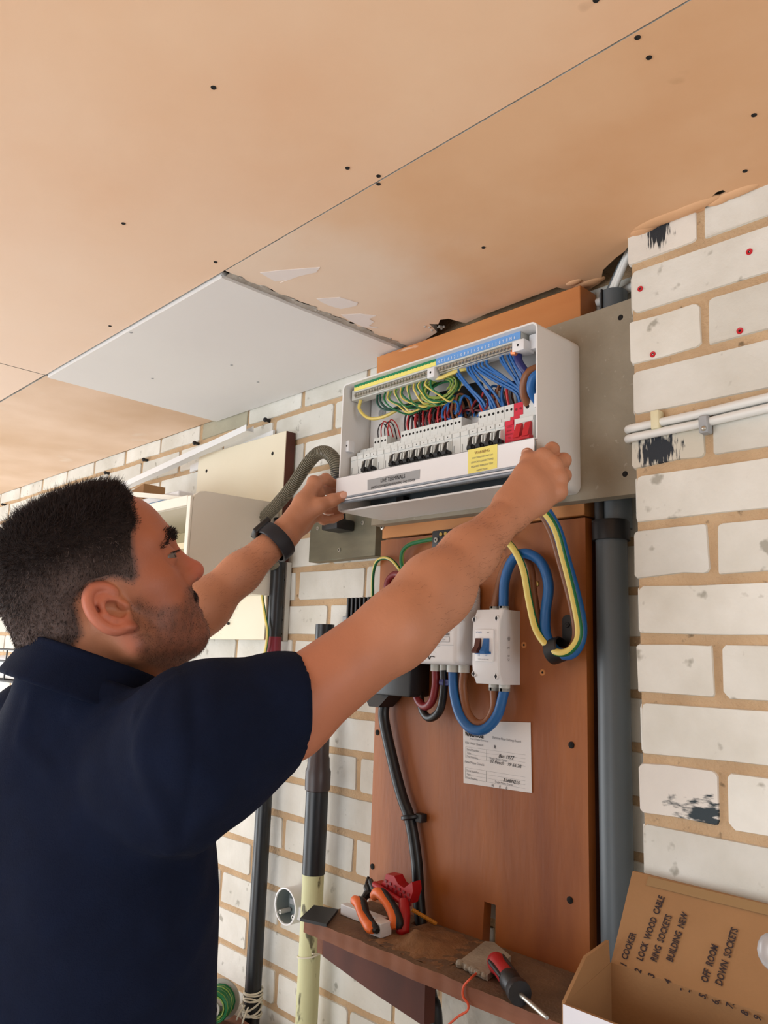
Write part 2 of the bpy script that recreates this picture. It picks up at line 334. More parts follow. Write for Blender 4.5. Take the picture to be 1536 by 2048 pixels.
# ------------------------------------------------------------------ room shell
ZC = 2.1487; Z0 = 1.575; CH = 0.075
XL, XR, YF = -4.6, 1.9, -3.7
mb = MB(); mb.box((XL-.1, YF-.1, -0.1), (XR+.1, 0.12, 0), 'concrete'); mb.build('floor', kind='structure')
wb = thing('wall_back', (-1.9, 0, 0), 'white painted brick garage wall with sandy mortar joints', 'wall', kind='structure'); wb['category'] = 'wall'
mb = MB(); mb.box((XL, 0.0026, 0), (XR, 0.12, ZC+.25), 'mortar'); mb.build('mortar_bed', wb)
mb = MB()
for a, b in (((XR, YF, 0), (XR+.1, 0.0, 1.0)), ((XR, YF, 2.0), (XR+.1, 0.0, ZC+.2)), ((XR, YF, 1.0), (XR+.1, -1.23, 2.0)), ((XR, -.33, 1.0), (XR+.1, 0.0, 2.0))): mb.box(a, b, 'plain_wall')
mb.build('wall_right', kind='structure')
mb = MB()
for a, b in (((XR+.01, -1.23, 1.0), (XR+.07, -.33, 1.03)), ((XR+.01, -1.23, 1.97), (XR+.07, -.33, 2.0)), ((XR+.01, -1.23, 1.03), (XR+.07, -1.20, 1.97)), ((XR+.01, -.36, 1.03), (XR+.07, -.33, 1.97))): mb.box(a, b, 'white_paint')
mb.build('added_window_1', kind='structure')  # frame of an unseen opening added for the right fill
# left end: open garage doorway; front: unseen opening added for the fill lamp
mb = MB(); mb.box((XL-.1, -.55, 0), (XL, 0.0, ZC+.2), 'plain_wall'); mb.box((XL-.1, YF, 0), (XL, -2.95, ZC+.2), 'plain_wall'); mb.box((XL-.1, -2.95, 2.06), (XL, -.55, ZC+.2), 'plain_wall')
mb.build('wall_left', kind='structure')
mb = MB(); mb.box((XL, YF-.1, 0), (-1.95, YF, ZC+.2), 'plain_wall'); mb.box((.15, YF-.1, 0), (XR, YF, ZC+.2), 'plain_wall'); mb.box((-1.95, YF-.1, 2.1), (.15, YF, ZC+.2), 'plain_wall')
mb.build('wall_front', kind='structure')

# ---- bricks
def brick_mesh(L, H, seed, m, dep=0.006, bite=True):
    r = random.Random(seed); pts = []
    c = [r.uniform(.002, .0075) for _ in range(4)]
    for (sx, sz, a0), rr in zip(((1, 1, 0), (-1, 1, 90), (-1, -1, 180), (1, -1, 270)), c):
        cx, cz = sx*(L/2-rr), sz*(H/2-rr)
        for a in (0, 45, 90):
            t = math.radians(a0+a); j = r.uniform(-.0012, .0012)
            pts.append((cx+(rr+j)*math.cos(t), cz+(rr+j)*math.sin(t)))
        if bite:                                   # uneven arrises between the corners
            f = r.uniform(.25, .75); dd = r.uniform(-.0030, .0016)
            if a0 == 0: pts.append((L/2-L*f, H/2+dd))
            if a0 == 180: pts.append((-L/2+L*f, -H/2-dd))
    n = len(pts); inn = [(x*(1-.0036/L), z*(1-.0036/H)) for x, z in pts]
    fr = [(x, -r.uniform(0, .0006), z) for x, z in inn]; bk = [(x, dep, z) for x, z in pts]
    me = bpy.data.meshes.new('brick')
    me.from_pydata(fr+bk, [], [list(range(n))]+[[i, n+i, n+(i+1) % n, (i+1) % n] for i in range(n)]); me.update()
    me.polygons.foreach_set('use_smooth', [False]*len(me.polygons)); me.materials.append(M[m]); return me
STR = [brick_mesh(.2155, .0645, i, 'brick') for i in range(12)]
HDR = [brick_mesh(.103, .0645, 50+i, 'brick') for i in range(6)]
TOP = [brick_mesh(.2155, .046, 80+i, 'brick') for i in range(5)]
BARE = brick_mesh(.2155, .046, 99, 'brick_bare')
def place(src, par, x, y, z, rz=0, tw=0):
    b = np.array(par['base'])
    return inst(src, 'brick', par, Matrix.Translation(Vector((x-b[0], y-b[1], z-b[2])))@Matrix.Rotation(rz, 4, 'Z')@Matrix.Rotation(tw, 4, 'Y'))
rest = MB()
for k in range(-21, 8):
    off = -1.42 if ((k % 2) ^ (k <= -3)) else -1.305
    if k == 7: off = -1.4366
    if k == 6: off = -1.3197
    z = Z0+k*CH+CH/2
    for i in range(-16, 15):
        x = off+.225*i+.1125+RNG.uniform(-.003, .003)
        if x > .02 and x < XR-.12: rest.box((x-.1075, 0.0, z-.032), (x+.1075, .006, z+.032), 'brick'); continue
        if x > -.46 or x < XL+.12: continue
        top = (k == 7)
        if top: z = Z0+7*CH+.005+.0225
        if -1.01 < x < -.78 and -5 < k < 6: continue      # fully behind the timber back board
        if x < -3.62 or k < -10:
            rest.box((x-.1075, 0.0, z-.032), (x+.1075, .006, z+.032), 'brick'); continue
        src = random.choice(TOP if top else STR)
        if top and abs(x-(-1.4366-.1125-.225)) < .02: src = BARE
        place(src, wb, x, 0, z, 0, RNG.uniform(-.006, .006))
rest.build('brick_rows', wb, kind='stuff')

# ---- pier on the right
PX0, PY = -.536, -.112
pier = thing('wall_pier', (-.32, -.056, 0), 'white painted brick pier with bold tan joints at the right', 'wall', kind='structure')
mb = MB(); mb.box((PX0+.0035, PY+.0026, 0), (-.1, 0.002, ZC+.1), 'mortar'); mb.build('mortar_bed', pier)
sm1 = smudge_mat('brick scuffed at top', srgb(228, 222, 212), (-.004, 0, .004), (.020, .5, .024), srgb(34, 38, 44), (260, 1, 40), .52)
sm2 = smudge_mat('brick scuffed in middle', srgb(206, 200, 184), (-.014, 0, -.012), (.026, .5, .022), srgb(36, 42, 50), (240, 1, 50), .44)
sm3 = smudge_mat('brick scuffed below', srgb(226, 220, 212), (.034, 0, -.022), (.05, .5, .022), srgb(44, 56, 62), (40, 1, 120), .56)
gr4 = M['brick_bare']
for k in range(-21, 8):
    z = Z0+k*CH+CH/2
    if k % 2:
        rows = [(PX0+.0465+.003, HDR, .1), (PX0+.102+.1125+.004, STR, .2), (-.15, HDR, .1)]
    else:
        rows = [(PX0+.1105, STR, .2), (PX0+.227+.055, HDR, .1), (-.165, HDR, .1)]
    for j, (x, S, _) in enumerate(rows):
        src = random.choice(S)
        if k == 7 or k == 3 or k == -3:
            if j == 0:
                src = src.copy(); src.materials[0] = {7: sm1, 3: sm2, -3: sm3}[k]
            elif k == 3 and j == 1:
                src = src.copy(); src.materials[0] = M['brick']
        place(src, pier, x, PY, z, 0, RNG.uniform(-.008, .008))
    src = random.choice(HDR); place(src, pier, PX0, -.056, z, -math.pi/2)
for u, v in ((1281, 578), (1499, 504), (1306, 709), (1480, 662)):
    p = pY(u, v, PY); mb = MB()
    mb.lathe([(.0016, .0012), (.0040, .0016), (.0048, -.002)], p, (0, -1, 0), 'red', 14); mb.lathe([(.0001, .0002), (.0018, .0012)], p, (0, -1, 0), 'hole', 10)
    mb.build('wall_plug', pier)

# ---- ceiling boards
ceil = thing('ceiling', (-1.2, -1.8, ZC), 'plasterboard ceiling of pink boards with one white board', 'ceiling', kind='structure')
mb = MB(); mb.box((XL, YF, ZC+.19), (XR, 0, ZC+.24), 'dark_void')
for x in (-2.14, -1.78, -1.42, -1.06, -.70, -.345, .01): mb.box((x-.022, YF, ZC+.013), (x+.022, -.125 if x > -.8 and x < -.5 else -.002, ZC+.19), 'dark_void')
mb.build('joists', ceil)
def panel(pts, m, label=None, z=ZC, th=.0125, edge='board_edge'):
    mb = MB(); p = np.array([(x, y, z) for x, y in pts]); q = p+V(0, 0, th); n = len(p)
    mb.add(p, [list(range(n))[::-1]], m); mb.add(q, [list(range(n))], 'board_edge')
    mb.add(np.vstack([p, q]), [[i, (i+1) % n, n+(i+1) % n, n+i] for i in range(n)], edge)
    return mb.build('ceiling_panel', ceil, label)
def ragged(a, b, n, j, seed):
    r = random.Random(seed); a = np.array(a); b = np.array(b); d = nrm(b-a); nn = V(-d[1], d[0])
    return [tuple(a+(b-a)*t+nn*r.uniform(-j, j)) for t in np.linspace(0, 1, n)[1:-1]]
YS = -.4565
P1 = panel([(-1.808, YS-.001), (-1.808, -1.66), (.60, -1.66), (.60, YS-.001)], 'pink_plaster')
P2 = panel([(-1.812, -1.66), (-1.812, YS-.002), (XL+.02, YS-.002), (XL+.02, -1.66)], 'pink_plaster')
P3 = panel([(-1.812, YS+.003), (-1.812, -.003)]+[(XL+.02, -.003), (XL+.02, YS+.003)], 'tan_plaster', 'buff stained board beside the white board')
P4 = panel([(-1.806, YS+.004), (-1.077, YS+.004), (-1.076, -.004), (-1.806, -.004)], 'white_board', 'clean white replacement board', z=ZC-.006, edge='white_board')
hole = [pZ(u, v, ZC)[:2] for u, v in ((1262, 484), (1250, 502), (1230, 517), (1206, 540), (1203, 556), (1200, 566), (1182, 577), (1164, 586))]
pr_edge = [pZ(u, v, ZC)[:2] for u, v in ((1536, 380), (1500, 392), (1462, 398), (1458, 388), (1446, 380), (1434, 384), (1425, 392), (1408, 402), (1412, 420), (1406, 428), (1380, 436), (1340, 446), (1300, 462), (1280, 472), (1258, 480))]
edge_top = [(-.70, -.05), (-.85, -.046), (-.905, -.04), (-.915, -.075), (-.93, -.082), (-.945, -.07), (-.957, -.082), (-.965, -.06), (-.972, -.044), (-1.02, -.03), (-1.062, -.012)]
left_e = ragged((-1.062, -.012), (-1.062, YS+.0012), 30, .004, 3)
P5 = panel([(-1.062, YS+.0012), (-1.02, YS+.0012), (1.2, YS+.0012), (1.2, -.118), (-.25, -.116)]+[tuple(p) for p in pr_edge]+[tuple(p) for p in hole]+edge_top+left_e, 'orange_plaster', 'shaded and stained orange board with torn paper patches')
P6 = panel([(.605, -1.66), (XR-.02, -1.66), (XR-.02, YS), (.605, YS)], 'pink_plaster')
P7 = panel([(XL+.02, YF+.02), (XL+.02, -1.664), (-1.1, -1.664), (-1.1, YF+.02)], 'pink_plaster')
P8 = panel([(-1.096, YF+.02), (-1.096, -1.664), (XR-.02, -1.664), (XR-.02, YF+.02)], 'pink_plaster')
# crumbled strip between the white board and the stained board
mb = MB(); r = random.Random(5); L_ = np.linspace(YS+.01, -.01, 26)
lo = [(-1.080+r.uniform(-.002, .002), y, ZC-.0005-r.uniform(0, .001)) for y in L_]; hi = [(-1.060+r.uniform(-.004, .004), y, ZC+.002-r.uniform(0, .003)) for y in L_]
mb.add(np.array(lo+hi), [[i, i+1, 26+i+1, 26+i] for i in range(25)], 'board_edge'); mb.add(np.array([(a, b, c+.02) for a, b, c in lo+hi]), [[i, i+1, 26+i+1, 26+i] for i in range(25)], 'board_edge')
for i in range(9):
    y = r.uniform(YS+.02, -.02); mb.ball((-1.064+r.uniform(-.004, .004), y, ZC), r.uniform(.0012, .003), 'board_edge', 4, (1.2, 1.8, .6))
mb.build('broken_edge', ceil)
# bulged flaps of plaster paper round the pier and loose crumbs by the hole
mb = MB()
for u, v, a, b in ((1330, 440, .05, .016), (1380, 420, .045, .014), (1440, 404, .018, .010), (1475, 388, .03, .012), (1290, 462, .022, .014), (1180, 568, .03, .014), (1150, 566, .016, .010)):
    p = pZ(u, v, ZC); mb.ball(p+V(0, -.003, .0015), 1, 'orange_plaster', 9, (a, b*.8, .0048))
for i in range(9):
    p = pZ(872+r.uniform(-26, 22), 655+r.uniform(-5, 5), ZC); mb.ball(p, r.uniform(.0012, .003), 'board_edge', 4)
mb.build('lifted_paper', P5)
for pts in ([(520, 546), (560, 541), (640, 535), (632, 545), (600, 552), (560, 566), (575, 560), (550, 563)], [(633, 598), (680, 595), (716, 606), (712, 612), (682, 618), (660, 612), (644, 605)],
            [(682, 630), (720, 628), (752, 632), (738, 638), (748, 644), (738, 652), (756, 656), (728, 655), (700, 642)]):
    mb = MB(); p = [pZ(u, v, ZC-.0008) for u, v in pts]; mb.prism(p, 2, (0, 0, .0008), 'paper_torn'); mb.build('torn_patch', P5)
for par, pts in ((P1, ((427, 175), (695, 336), (247, 447), (431, 524), (757, 352), (1192, 0), (220, 652))), (P5, ((757, 368), (967, 495), (1298, 115), (1275, 75), (1490, 342), (1508, 230))),
                 (P4, ((463, 730), (445, 550), (262, 665), (516, 764), (305, 757)))):
    for u, v in pts:
        p = pZ(u, v, ZC-(.006 if par is P4 else 0)); mb = MB()
        mb.lathe([(.0001, .0004), (.0028, .0008), (.0035, -.0004)], p, (0, 0, -1), 'hole' if par is not P4 else 'mid_grey', 10); mb.build('screw', par)
# black masonry nails along the top mortar joint
for u, v in ((540, 842), (398, 888), (296, 921), (219, 947), (12, 1010)):
    mb = MB(); p = pY(u, v, .003); mb.cyl(p, p-V(0, .014, 0), .0045, 'black', 8); mb.ball(p-V(0, .014, 0), .006, 'black', 5); mb.build('masonry_nail', wb)
# ------------------------------------------------------------------ timber back boards
def board(name, lo, hi, m, edge_m, label, cat='board', bev=.0012):
    t = thing(name, ((lo[0]+hi[0])/2, hi[1], lo[2]), label, cat)
    mb = MB(); mb.box(lo, hi, m, bev, 1); o = mb.build('panel', t)
    return t
# lower board: plywood sheet with a slot cut up from its bottom edge
BX0, BX1, BY = -1.094, -.648, -.055
lb = thing('back_board', (-.87, -.03, 1.10), 'large orange plywood board under the fuse box carrying meter and isolator', 'board')
mb = MB(); zt, zb = 1.7575, 1.098
s0, s1 = pY(964, 1850, BY)[0], pY(991, 1850, BY)[0]; sz = 1.173
pts = [(BX0, zb), (s0, zb), (s0+.004, sz), (s1, sz), (s1, zb), (BX1, zb), (BX1, zt), (BX0, zt)]
mb.prism([(x, BY, z) for x, z in pts][::-1], 1, (0, .018, 0), 'plywood')
mb.build('panel', lb)
mb = MB(); mb.box((BX0+.03, -.037, 1.10), (BX0+.085, 0, zt-.01), 'ply_edge'); mb.box((BX1-.055, -.037, 1.10), (BX1-.001, 0, zt-.005), 'ply_edge'); mb.box((BX0+.09, -.037, 1.62), (BX1-.06, 0, 1.70), 'ply_edge'); mb.build('batten', lb)
for u, v in ((1143, 1490), (745, 1733), (1140, 1800), (755, 1465), (1073, 1168)):
    mb = MB(); screw_mesh(mb, pY(u, v, BY), (0, -1, 0), .005, 'hole' if v > 1400 else 'brass', .0015); mb.build('screw', lb)
for u, v in ((1085, 1345), (1048, 1290)):
    mb = MB(); p = pY(u, v, BY); mb.lathe([(.0001, .0002), (.0018, .0004)], p, (0, -1, 0), 'hole', 8); mb.lathe([(.0018, .0004), (.0045, .0008), (.0052, -.0002)], p, (0, -1, 0), 'plywood2', 12); mb.build('old_screw_hole', lb)
ub = board('timber_rail', (BX0-.004, -.05, 1.762), (-.6525, -.012, 1.85), 'plywood2', None, 'narrow orange board just below the grey cement board', 'board')
for u, v in ((765, 1055),):
    mb = MB(); screw_mesh(mb, pY(u, v, -.05), (0, -1, 0), .005, 'steel', .002); mb.build('screw', ub)
tb = board('timber_plank', (-1.131, -.05, 1.94), (-.6555, -.004, 2.1385), 'plywood2', None, 'orange plank behind the fuse box, touching the ceiling', 'board')
gb = thing('cement_board', (-.8, -.06, 1.787), 'grey cement board that the fuse box is screwed to', 'board')
gx0, gx1 = pY(742, 1050, -.075)[0], -.5355
mb = MB(); mb.prism([(gx0, -.075, 1.785), (gx1, -.075, 1.779), (gx1, -.075, 2.0745), (gx0+.02, -.075, 2.062)][::-1], 1, (0, .0245, 0), 'greyboard'); mb.build('panel', gb)
for u, v in ((1241, 635), (1250, 948)):
    mb = MB(); p = pY(u, v, -.075); mb.lathe([(.0001, .0006), (.004, .0006), (.0048, -.0004)], p, (0, -1, 0), 'hole', 10); mb.build('screw', gb)

# ------------------------------------------------------------------ consumer unit
CX0, CX1, CYB, CYF, CZ0, CZ1 = -1.0735, -.6425, -.0755, -.185, 1.790, 2.0295
cu = thing('fuse_box', (-.858, -.13, CZ0), 'open white consumer unit full of coloured wiring on the grey board', 'fuse box')
mb = MB(); o_ = rrect(CX0, CX1, CZ0, CZ1, .011, 5); i_ = rrect(CX0+.0028, CX1-.0028, CZ0+.0028, CZ1-.0028, .0085, 5); n = len(o_)
vs = [(x, CYF, z) for x, z in o_]+[(x, CYB, z) for x, z in o_]+[(x, CYF, z) for x, z in i_]+[(x, CYB-.003, z) for x, z in i_]
fs = []
for i in range(n):
    j = (i+1) % n; fs += [[i, j, n+j, n+i], [2*n+i, 3*n+i, 3*n+j, 2*n+j], [i, 2*n+i, 2*n+j, j]]
fs += [[n+i for i in range(n)], [3*n+i for i in range(n)][::-1]]
mb.add(np.array(vs), fs, 'cu_white'); mb.build('enclosure', cu)
YP = -.117
mb = MB(); mb.box((CX0+.004, YP, CZ0+.055), (CX1-.004, YP+.003, CZ1-.006), 'cu_white', .001, 1); mb.build('inner_plate', cu)
mb = MB(); mb.prism([(x, YP-.0006, z) for x, z in rrect(-.905, -.797, 1.938, 1.993, .012)], 1, (0, .0005, 0), 'hole'); mb.build('cable_entry', cu)
mb = MB(); p = pY(765, 826, YP); mb.lathe([(.0002, .0016), (.003, .002), (.003, .0012), (.0095, .001), (.0095, -.0005)], p, (0, -1, 0), 'mid_grey', 18); mb.build('washer', cu)
for x, z in ((-1.0685, 1.914), (-.6505, 1.913)):
    mb = MB(); mb.box((x-.006, -.1745, z-.010), (x+.006, -.160, z+.011), 'white_plastic', .0015, 2); mb.lathe([(.0001, .0003), (.0018, .0003)], V(x+.001, -.1745, z+.001), (0, -1, 0), 'hole', 8); mb.build('cover_lug', cu)
mb = MB(); mb.box((CX0+.006, -.168, 2.0015), (-.862, -.148, 2.0215), 'pale_grey', .0008, 1); mb.build('earth_bar_carrier', cu)
# bars with terminal screws
def bar(name, x0, x1, n):
    mb = MB(); mb.box((x0, -.1665, 2.003), (x1, -.150, 2.013), 'pale_grey', .0006, 1); b = mb.build(name, cu)
    mb = MB(); mb.box((x0+.002, -.1705, 2.0035), (x1-.002, -.1655, 2.0125), 'steel', .0005, 1)
    for i in range(n):
        x = x0+.005+(x1-x0-.010)*i/(n-1); mb.lathe([(.0004, .003), (.0026, .0032), (.0029, 0)], V(x, -.1705, 2.008), (0, -1, .15), 'steel', 8)
    mb.build('terminal_strip', b); return b
eb = bar('earth_bar', -1.058, -.868, 26); nb = bar('neutral_bar', -.850, -.694, 22)
def strip(x0, x1, za, zb, m, parent, name):
    mb = MB(); mb.box((x0, -.1745, za), (x1, -.1730, zb), m); return mb.build(name, parent)
strip(-1.054, -.852, 2.0225, 2.0285, 'label_green', eb, 'green_label'); strip(-1.054, -.852, 2.0155, 2.0225, 'label_yellow', eb, 'yellow_label')
mb = MB()
for i in range(26): x = -1.051+i*.00765; mb.box((x, -.1752, 2.0218), (x+.003, -.1744, 2.0236), 'label_green')
mb.build('label_tick', eb)
strip(-.8515, -.681, 2.0155, 2.0295, 'label_blue', nb, 'blue_label')
for i_, ch_ in enumerate('NZ5432109876543211098N6'): text(ch_, V(-.845+.0070*i_, -.1751, 2.0172), (1, 0, 0), (0, 0, 1), .0070, 'cover_white', nb, squeeze=.8)
mb = MB(); mb.box((-1.056, -.1735, 2.013), (-.681, -.148, 2.0305), 'pale_grey', .0006, 1); mb.build('label_carrier', cu)
for x, wd in ((-.8615, .016), (-.684, .022)):
    mb = MB(); mb.box((x-wd/2, -.1765, 1.996), (x+wd/2, -.150, 2.0135), 'white_plastic', .0015, 2); mb.cyl((x, -.1768, 2.005), (x, -.170, 2.005), .002, 'hole', 8); mb.build('bar_clamp', cu)
mb = MB(); mb.box((-.676, -.160, 2.0), (-.656, -.140, 2.024), 'white_plastic', .002, 2); mb.build('bar_clamp', cu)
mb = MB(); mb.cyl((-.698, -.1715, 1.998), (-.690, -.1715, 1.996), .0045, 'copper', 8); mb.build('copper_end', cu)
# breakers: stepped body, two screw wells, black lever
def breaker_mesh(wd, top, m='mcb_white'):
    mb = MB(); pr = [(-.117, 1.822), (-.143, 1.822), (-.143, 1.846), (-.1655, 1.850), (-.1655, 1.895), (-.152, 1.899), (-.152, 1.905), (-.1435, 1.907), (-.1435, top), (-.117, top)]
    mb.prism([(0.0003, y, z) for y, z in pr], 0, (wd-.0006, 0, 0), m)
    mb.box((.0012, -.1668, 1.887), (wd-.0012, -.1650, 1.8945), m, .0003, 1); return mb
MW = .01745
src_top = breaker_mesh(MW, 1.9285)
for dx in (.0046, .0128): src_top.lathe([(.0001, .0003), (.0021, .0003), (.0024, -.0006)], V(dx, -.1435, 1.9205), (0, -1, 0), 'hole', 10)
src_top.lathe([(.0001, .0002), (.0010, .0002)], V(.0087, -.1668, 1.8905), (0, -1, 0), 'hole', 6)
LEV = MB(); LEV.prism([(0.0052, y, z) for y, z in ((-.165, 1.882), (-.1685, 1.8825), (-.1745, 1.868), (-.1775, 1.8645), (-.176, 1.861), (-.165, 1.862))], 0, (.0076, 0, 0), 'black'); LEV.box((.0008, -.1735, 1.8605), (.0170, -.165, 1.8655), 'black', .001, 1)
GRD = MB()
for a in (.0022, .0136): GRD.prism([(a, y, z) for y, z in ((-.165, 1.884), (-.1735, 1.879), (-.1745, 1.868), (-.165, 1.866))], 0, (.0018, 0, 0), 'mcb_white')
def place_breaker(x, first={}):
    if 'b' not in first:
        for k, s_ in (('b', src_top), ('l', LEV), ('g', GRD)):
            me = s_; o = MB.build.__get__(me)('circuit_breaker' if k == 'b' else 'toggle' if k == 'l' else 'toggle_guard', None, loc=(0, 0, 0)); first[k] = o.data; bpy.data.objects.remove(o)
    b = np.array(cu['base']); o = inst(first['b'], 'circuit_breaker', cu, Matrix.Translation(Vector((x-b[0], -b[1], -b[2]))))
    for k, nm in (('l', 'toggle'), ('g', 'toggle_guard')):
        inst(first[k], nm, o, Matrix.Identity(4))
    return o
def blank(x, n=1):
    mb = breaker_mesh(MW*n, 1.9125); mb.v = [v_+V(x, 0, 0) for v_ in mb.v]
    mb.box((x+.004, -.1665, 1.862), (x+.0044, -.1653, 1.874), 'mid_grey'); return mb.build('blank_module', cu)
X = -1.0645; seq = 'BBCCBBCCCCCCCCBBCCCC'
SL = []
for ch in seq:
    if ch == 'B': blank(X)
    else: place_breaker(X); SL.append(X)
    X += MW
mb = breaker_mesh(MW, 1.9285, 'red_label'); mb.v = [v_+V(X, 0, 0) for v_ in mb.v]
for dx in (.0046, .0128): mb.lathe([(.0001, .0003), (.0022, .0003)], V(X+dx, -.1436, 1.9185), (0, -1, 0), 'dark_red', 10)
o = mb.build('red_module', cu, 'red warning module'); 
for i in range(7): text(('MAIN SWITCH', 'ISOLATE', 'BEFORE', 'REMOVING', 'THE', 'COVER', 'PLATE')[i], V(X+MW/2, -.1657, 1.889-.0055*i), (1, 0, 0), (0, 0, 1), .0032, 'dark_red', o, align='CENTER', squeeze=.8)
X += MW
mb = breaker_mesh(.036, 1.9295); mb.v = [v_+V(X, 0, 0) for v_ in mb.v]
for dx in (.008, .027): mb.lathe([(.0001, .0003), (.0014, .0005), (.0032, .0003), (.0036, -.0006)], V(X+dx, -.1436, 1.919), (0, -1, 0), 'hole', 12); mb.lathe([(.0001, .0002), (.0011, .0002)], V(X+dx, -.1657, 1.8905), (0, -1, 0), 'hole', 6)
ms = mb.build('main_switch', cu, 'wide main switch with red levers')
for dx in (.006, .022):
    mb = MB(); mb.prism([(X+dx, y, z) for y, z in ((-.165, 1.885), (-.169, 1.8855), (-.1755, 1.869), (-.177, 1.863), (-.165, 1.862))], 0, (.0105, 0, 0), 'red'); mb.build('toggle', ms)
mb = MB(); mb.box((X+.003, -.175, 1.8585), (X+.0345, -.165, 1.865), 'red', .001, 1); mb.build('toggle_link', ms)
mb = MB(); mb.box((X+.036, -.155, 1.84), (CX1-.004, -.12, 1.912), 'pale_grey', .001, 1); mb.lathe([(.0001, .001), (.003, .001), (.003, 0)], V(X+.040, -.155, 1.874), (0, -1, 0), 'red', 10); mb.build('end_bracket', cu)
mb = MB(); mb.box((CX0+.006, -.128, 1.862), (CX1-.006, -.117, 1.897), 'steel'); mb.build('din_rail', cu)
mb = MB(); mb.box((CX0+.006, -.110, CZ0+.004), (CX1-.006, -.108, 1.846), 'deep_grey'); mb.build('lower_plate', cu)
mb = MB(); mb.box((-.985, -.125, CZ0+.004), (-.968, -.1103, CZ0+.028), 'black'); mb.build('cable_grommet', cu)
# ---- wiring inside
def wire(pts, r, m, m2=None, n=6, name='wire', k=6):
    p = spline(pts, k); mb = MB(); mb.tube(p, r, m, n, True, m2, (lambda i, j: j >= n//2) if m2 else None); return mb.build(name, cu)
rw = random.Random(11); J = lambda a: rw.uniform(-a, a)
wire([(-1.051, -.160, 2.002), (-1.052, -.161, 1.984), (-1.030, -.158, 1.964), (-1.000, -.150, 1.962), (-.960, -.140, 1.975), (-.93, -.128, 1.985)], .0031, 'yellow')
wire([(-.868, -.162, 2.002), (-.850, -.164, 1.996), (-.815, -.160, 2.001), (-.78, -.14, 2.006)], .0034, 'yellow')
for dx in (0, .006): wire([(-1.006+dx, -.160, 2.003), (-1.004+dx*1.5, -.161, 1.985), (-.990+dx*2, -.156, 1.972-dx*.2), (-.955, -.148, 1.968+dx), (-.92, -.138, 1.968+dx), (-.895, -.124, 1.955)], .0021, 'green_dark')
for i in range(15):
    x = -.985+i*.0078; a = .012*rw.random()
    e = (-.862+J(.03), -.122, 1.962+J(.018))
    wire([(x, -.160, 2.003), (x+J(.004), -.163, 1.989+J(.003)), (x+.012+a+J(.006), -.160+J(.005), 1.972+J(.007)-a*.5), (x+.045+J(.010), -.150+J(.008), 1.962+J(.008)), ((x+e[0])/2+.03, -.140, 1.966), e], .00165, 'lime' if i % 3 else 'green', 'yellow' if i % 2 else 'green')
for i in range(9):                                                   # coil of earth wire
    c = V(-.862+J(.006), -.150+J(.010), 1.980+J(.004)); rr = .022+.0016*i; t = np.linspace(-.8+J(.5), 5.2+J(.5), 26)
    wire(np.stack([c[0]+rr*1.15*np.cos(t), c[1]+.006*np.sin(t*1.3)+.002*i-.01, c[2]+rr*.72*np.sin(t)], 1), .0015, ('lime', 'green', 'lime', 'yellow')[i % 4], 'green' if i % 2 else 'lime', k=2)
bl = [(-.820, -.778), (-.814, -.772), (-.797, -.760), (-.791, -.752), (-.785, -.744), (-.778, -.705), (-.771, -.700), (-.764, -.697), (-.755, -.694), (-.730, -.690), (-.724, -.693), (-.717, -.690), (-.711, -.687), (-.706, -.692)]
for i, (x0, x1) in enumerate(bl):
    y = -.160+J(.002); x1 = x1+J(.003)
    wire([(x0, y, 2.003), (x0+.004, y-.001, 1.993), (x0+(x1-x0)*.45+.004, y+.004, 1.968+J(.003)), (x1-.004, -.146, 1.945), (x1, -.136+J(.004), 1.925), (x1+.002, -.126, 1.905)], .0022, 'blue_wire')
wire([(-.762, -.130, 1.9645), (-.745, -.137, 1.963), (-.73, -.137, 1.967), (-.715, -.13, 1.968)], .0017, 'navy_wire')
wire([(-.694, -.163, 1.998), (-.690, -.164, 1.982), (-.678, -.156, 1.962), (-.662, -.140, 1.948), (-.655, -.125, 1.938)], .0062, 'navy_wire', n=10)
wire([(-.680, -.120, 1.985), (-.665, -.130, 1.986), (-.652, -.128, 1.97), (-.649, -.122, 1.945)], .0019, 'green', 'yellow')
wire([(-.692, -.138, 1.922), (-.690, -.153, 1.942), (-.679, -.159, 1.963), (-.665, -.150, 1.971), (-.657, -.130, 1.965)], .0066, 'brown', n=12)
wire([(-.673, -.138, 1.920), (-.674, -.156, 1.936), (-.667, -.162, 1.953), (-.656, -.155, 1.960), (-.6495, -.134, 1.952)], .0066, 'blue', n=12)
for k, x in enumerate(SL):
    for q, m in ((0, 'black_wire'), (1, 'red_wire')):
        xx = x+.0046+.0082*q
        if k < 2:
            wire([(xx, -.136, 1.926), (xx-.001, -.137, 1.945), (xx+.004+J(.002), -.134, 1.957+.003*q), (xx+.013, -.129, 1.950), (xx+.020+J(.003), -.124, 1.925)], .0011, m); continue
        h = 1.958+J(.006)
        if k < 8:
            wire([(xx, -.137, 1.926), (xx+J(.002), -.140, 1.944), (xx+.003+J(.003), -.139, h), (xx+.010, -.131, h-.004), (xx+.015+J(.005), -.123, 1.935)], .0017, m)
            wire([(xx+.003, -.133, 1.926), (xx+.004, -.134, 1.942), (xx+.008+J(.003), -.132, h-.003), (xx+.018+J(.005), -.122, 1.945)], .0016, 'red_wire' if (k+q) % 2 else 'black_wire')
        else:
            mm = ('brown', 'blue_wire', 'red_wire', 'black_wire', 'blue_wire', 'brown')[(2*k+q) % 6]
            wire([(xx, -.137, 1.926), (xx-.002+J(.002), -.142, 1.944), (xx+.004+J(.004), -.143, h+.004), (xx+.013, -.133, h), (xx+.018+J(.004), -.123, 1.932)], .0021, mm)
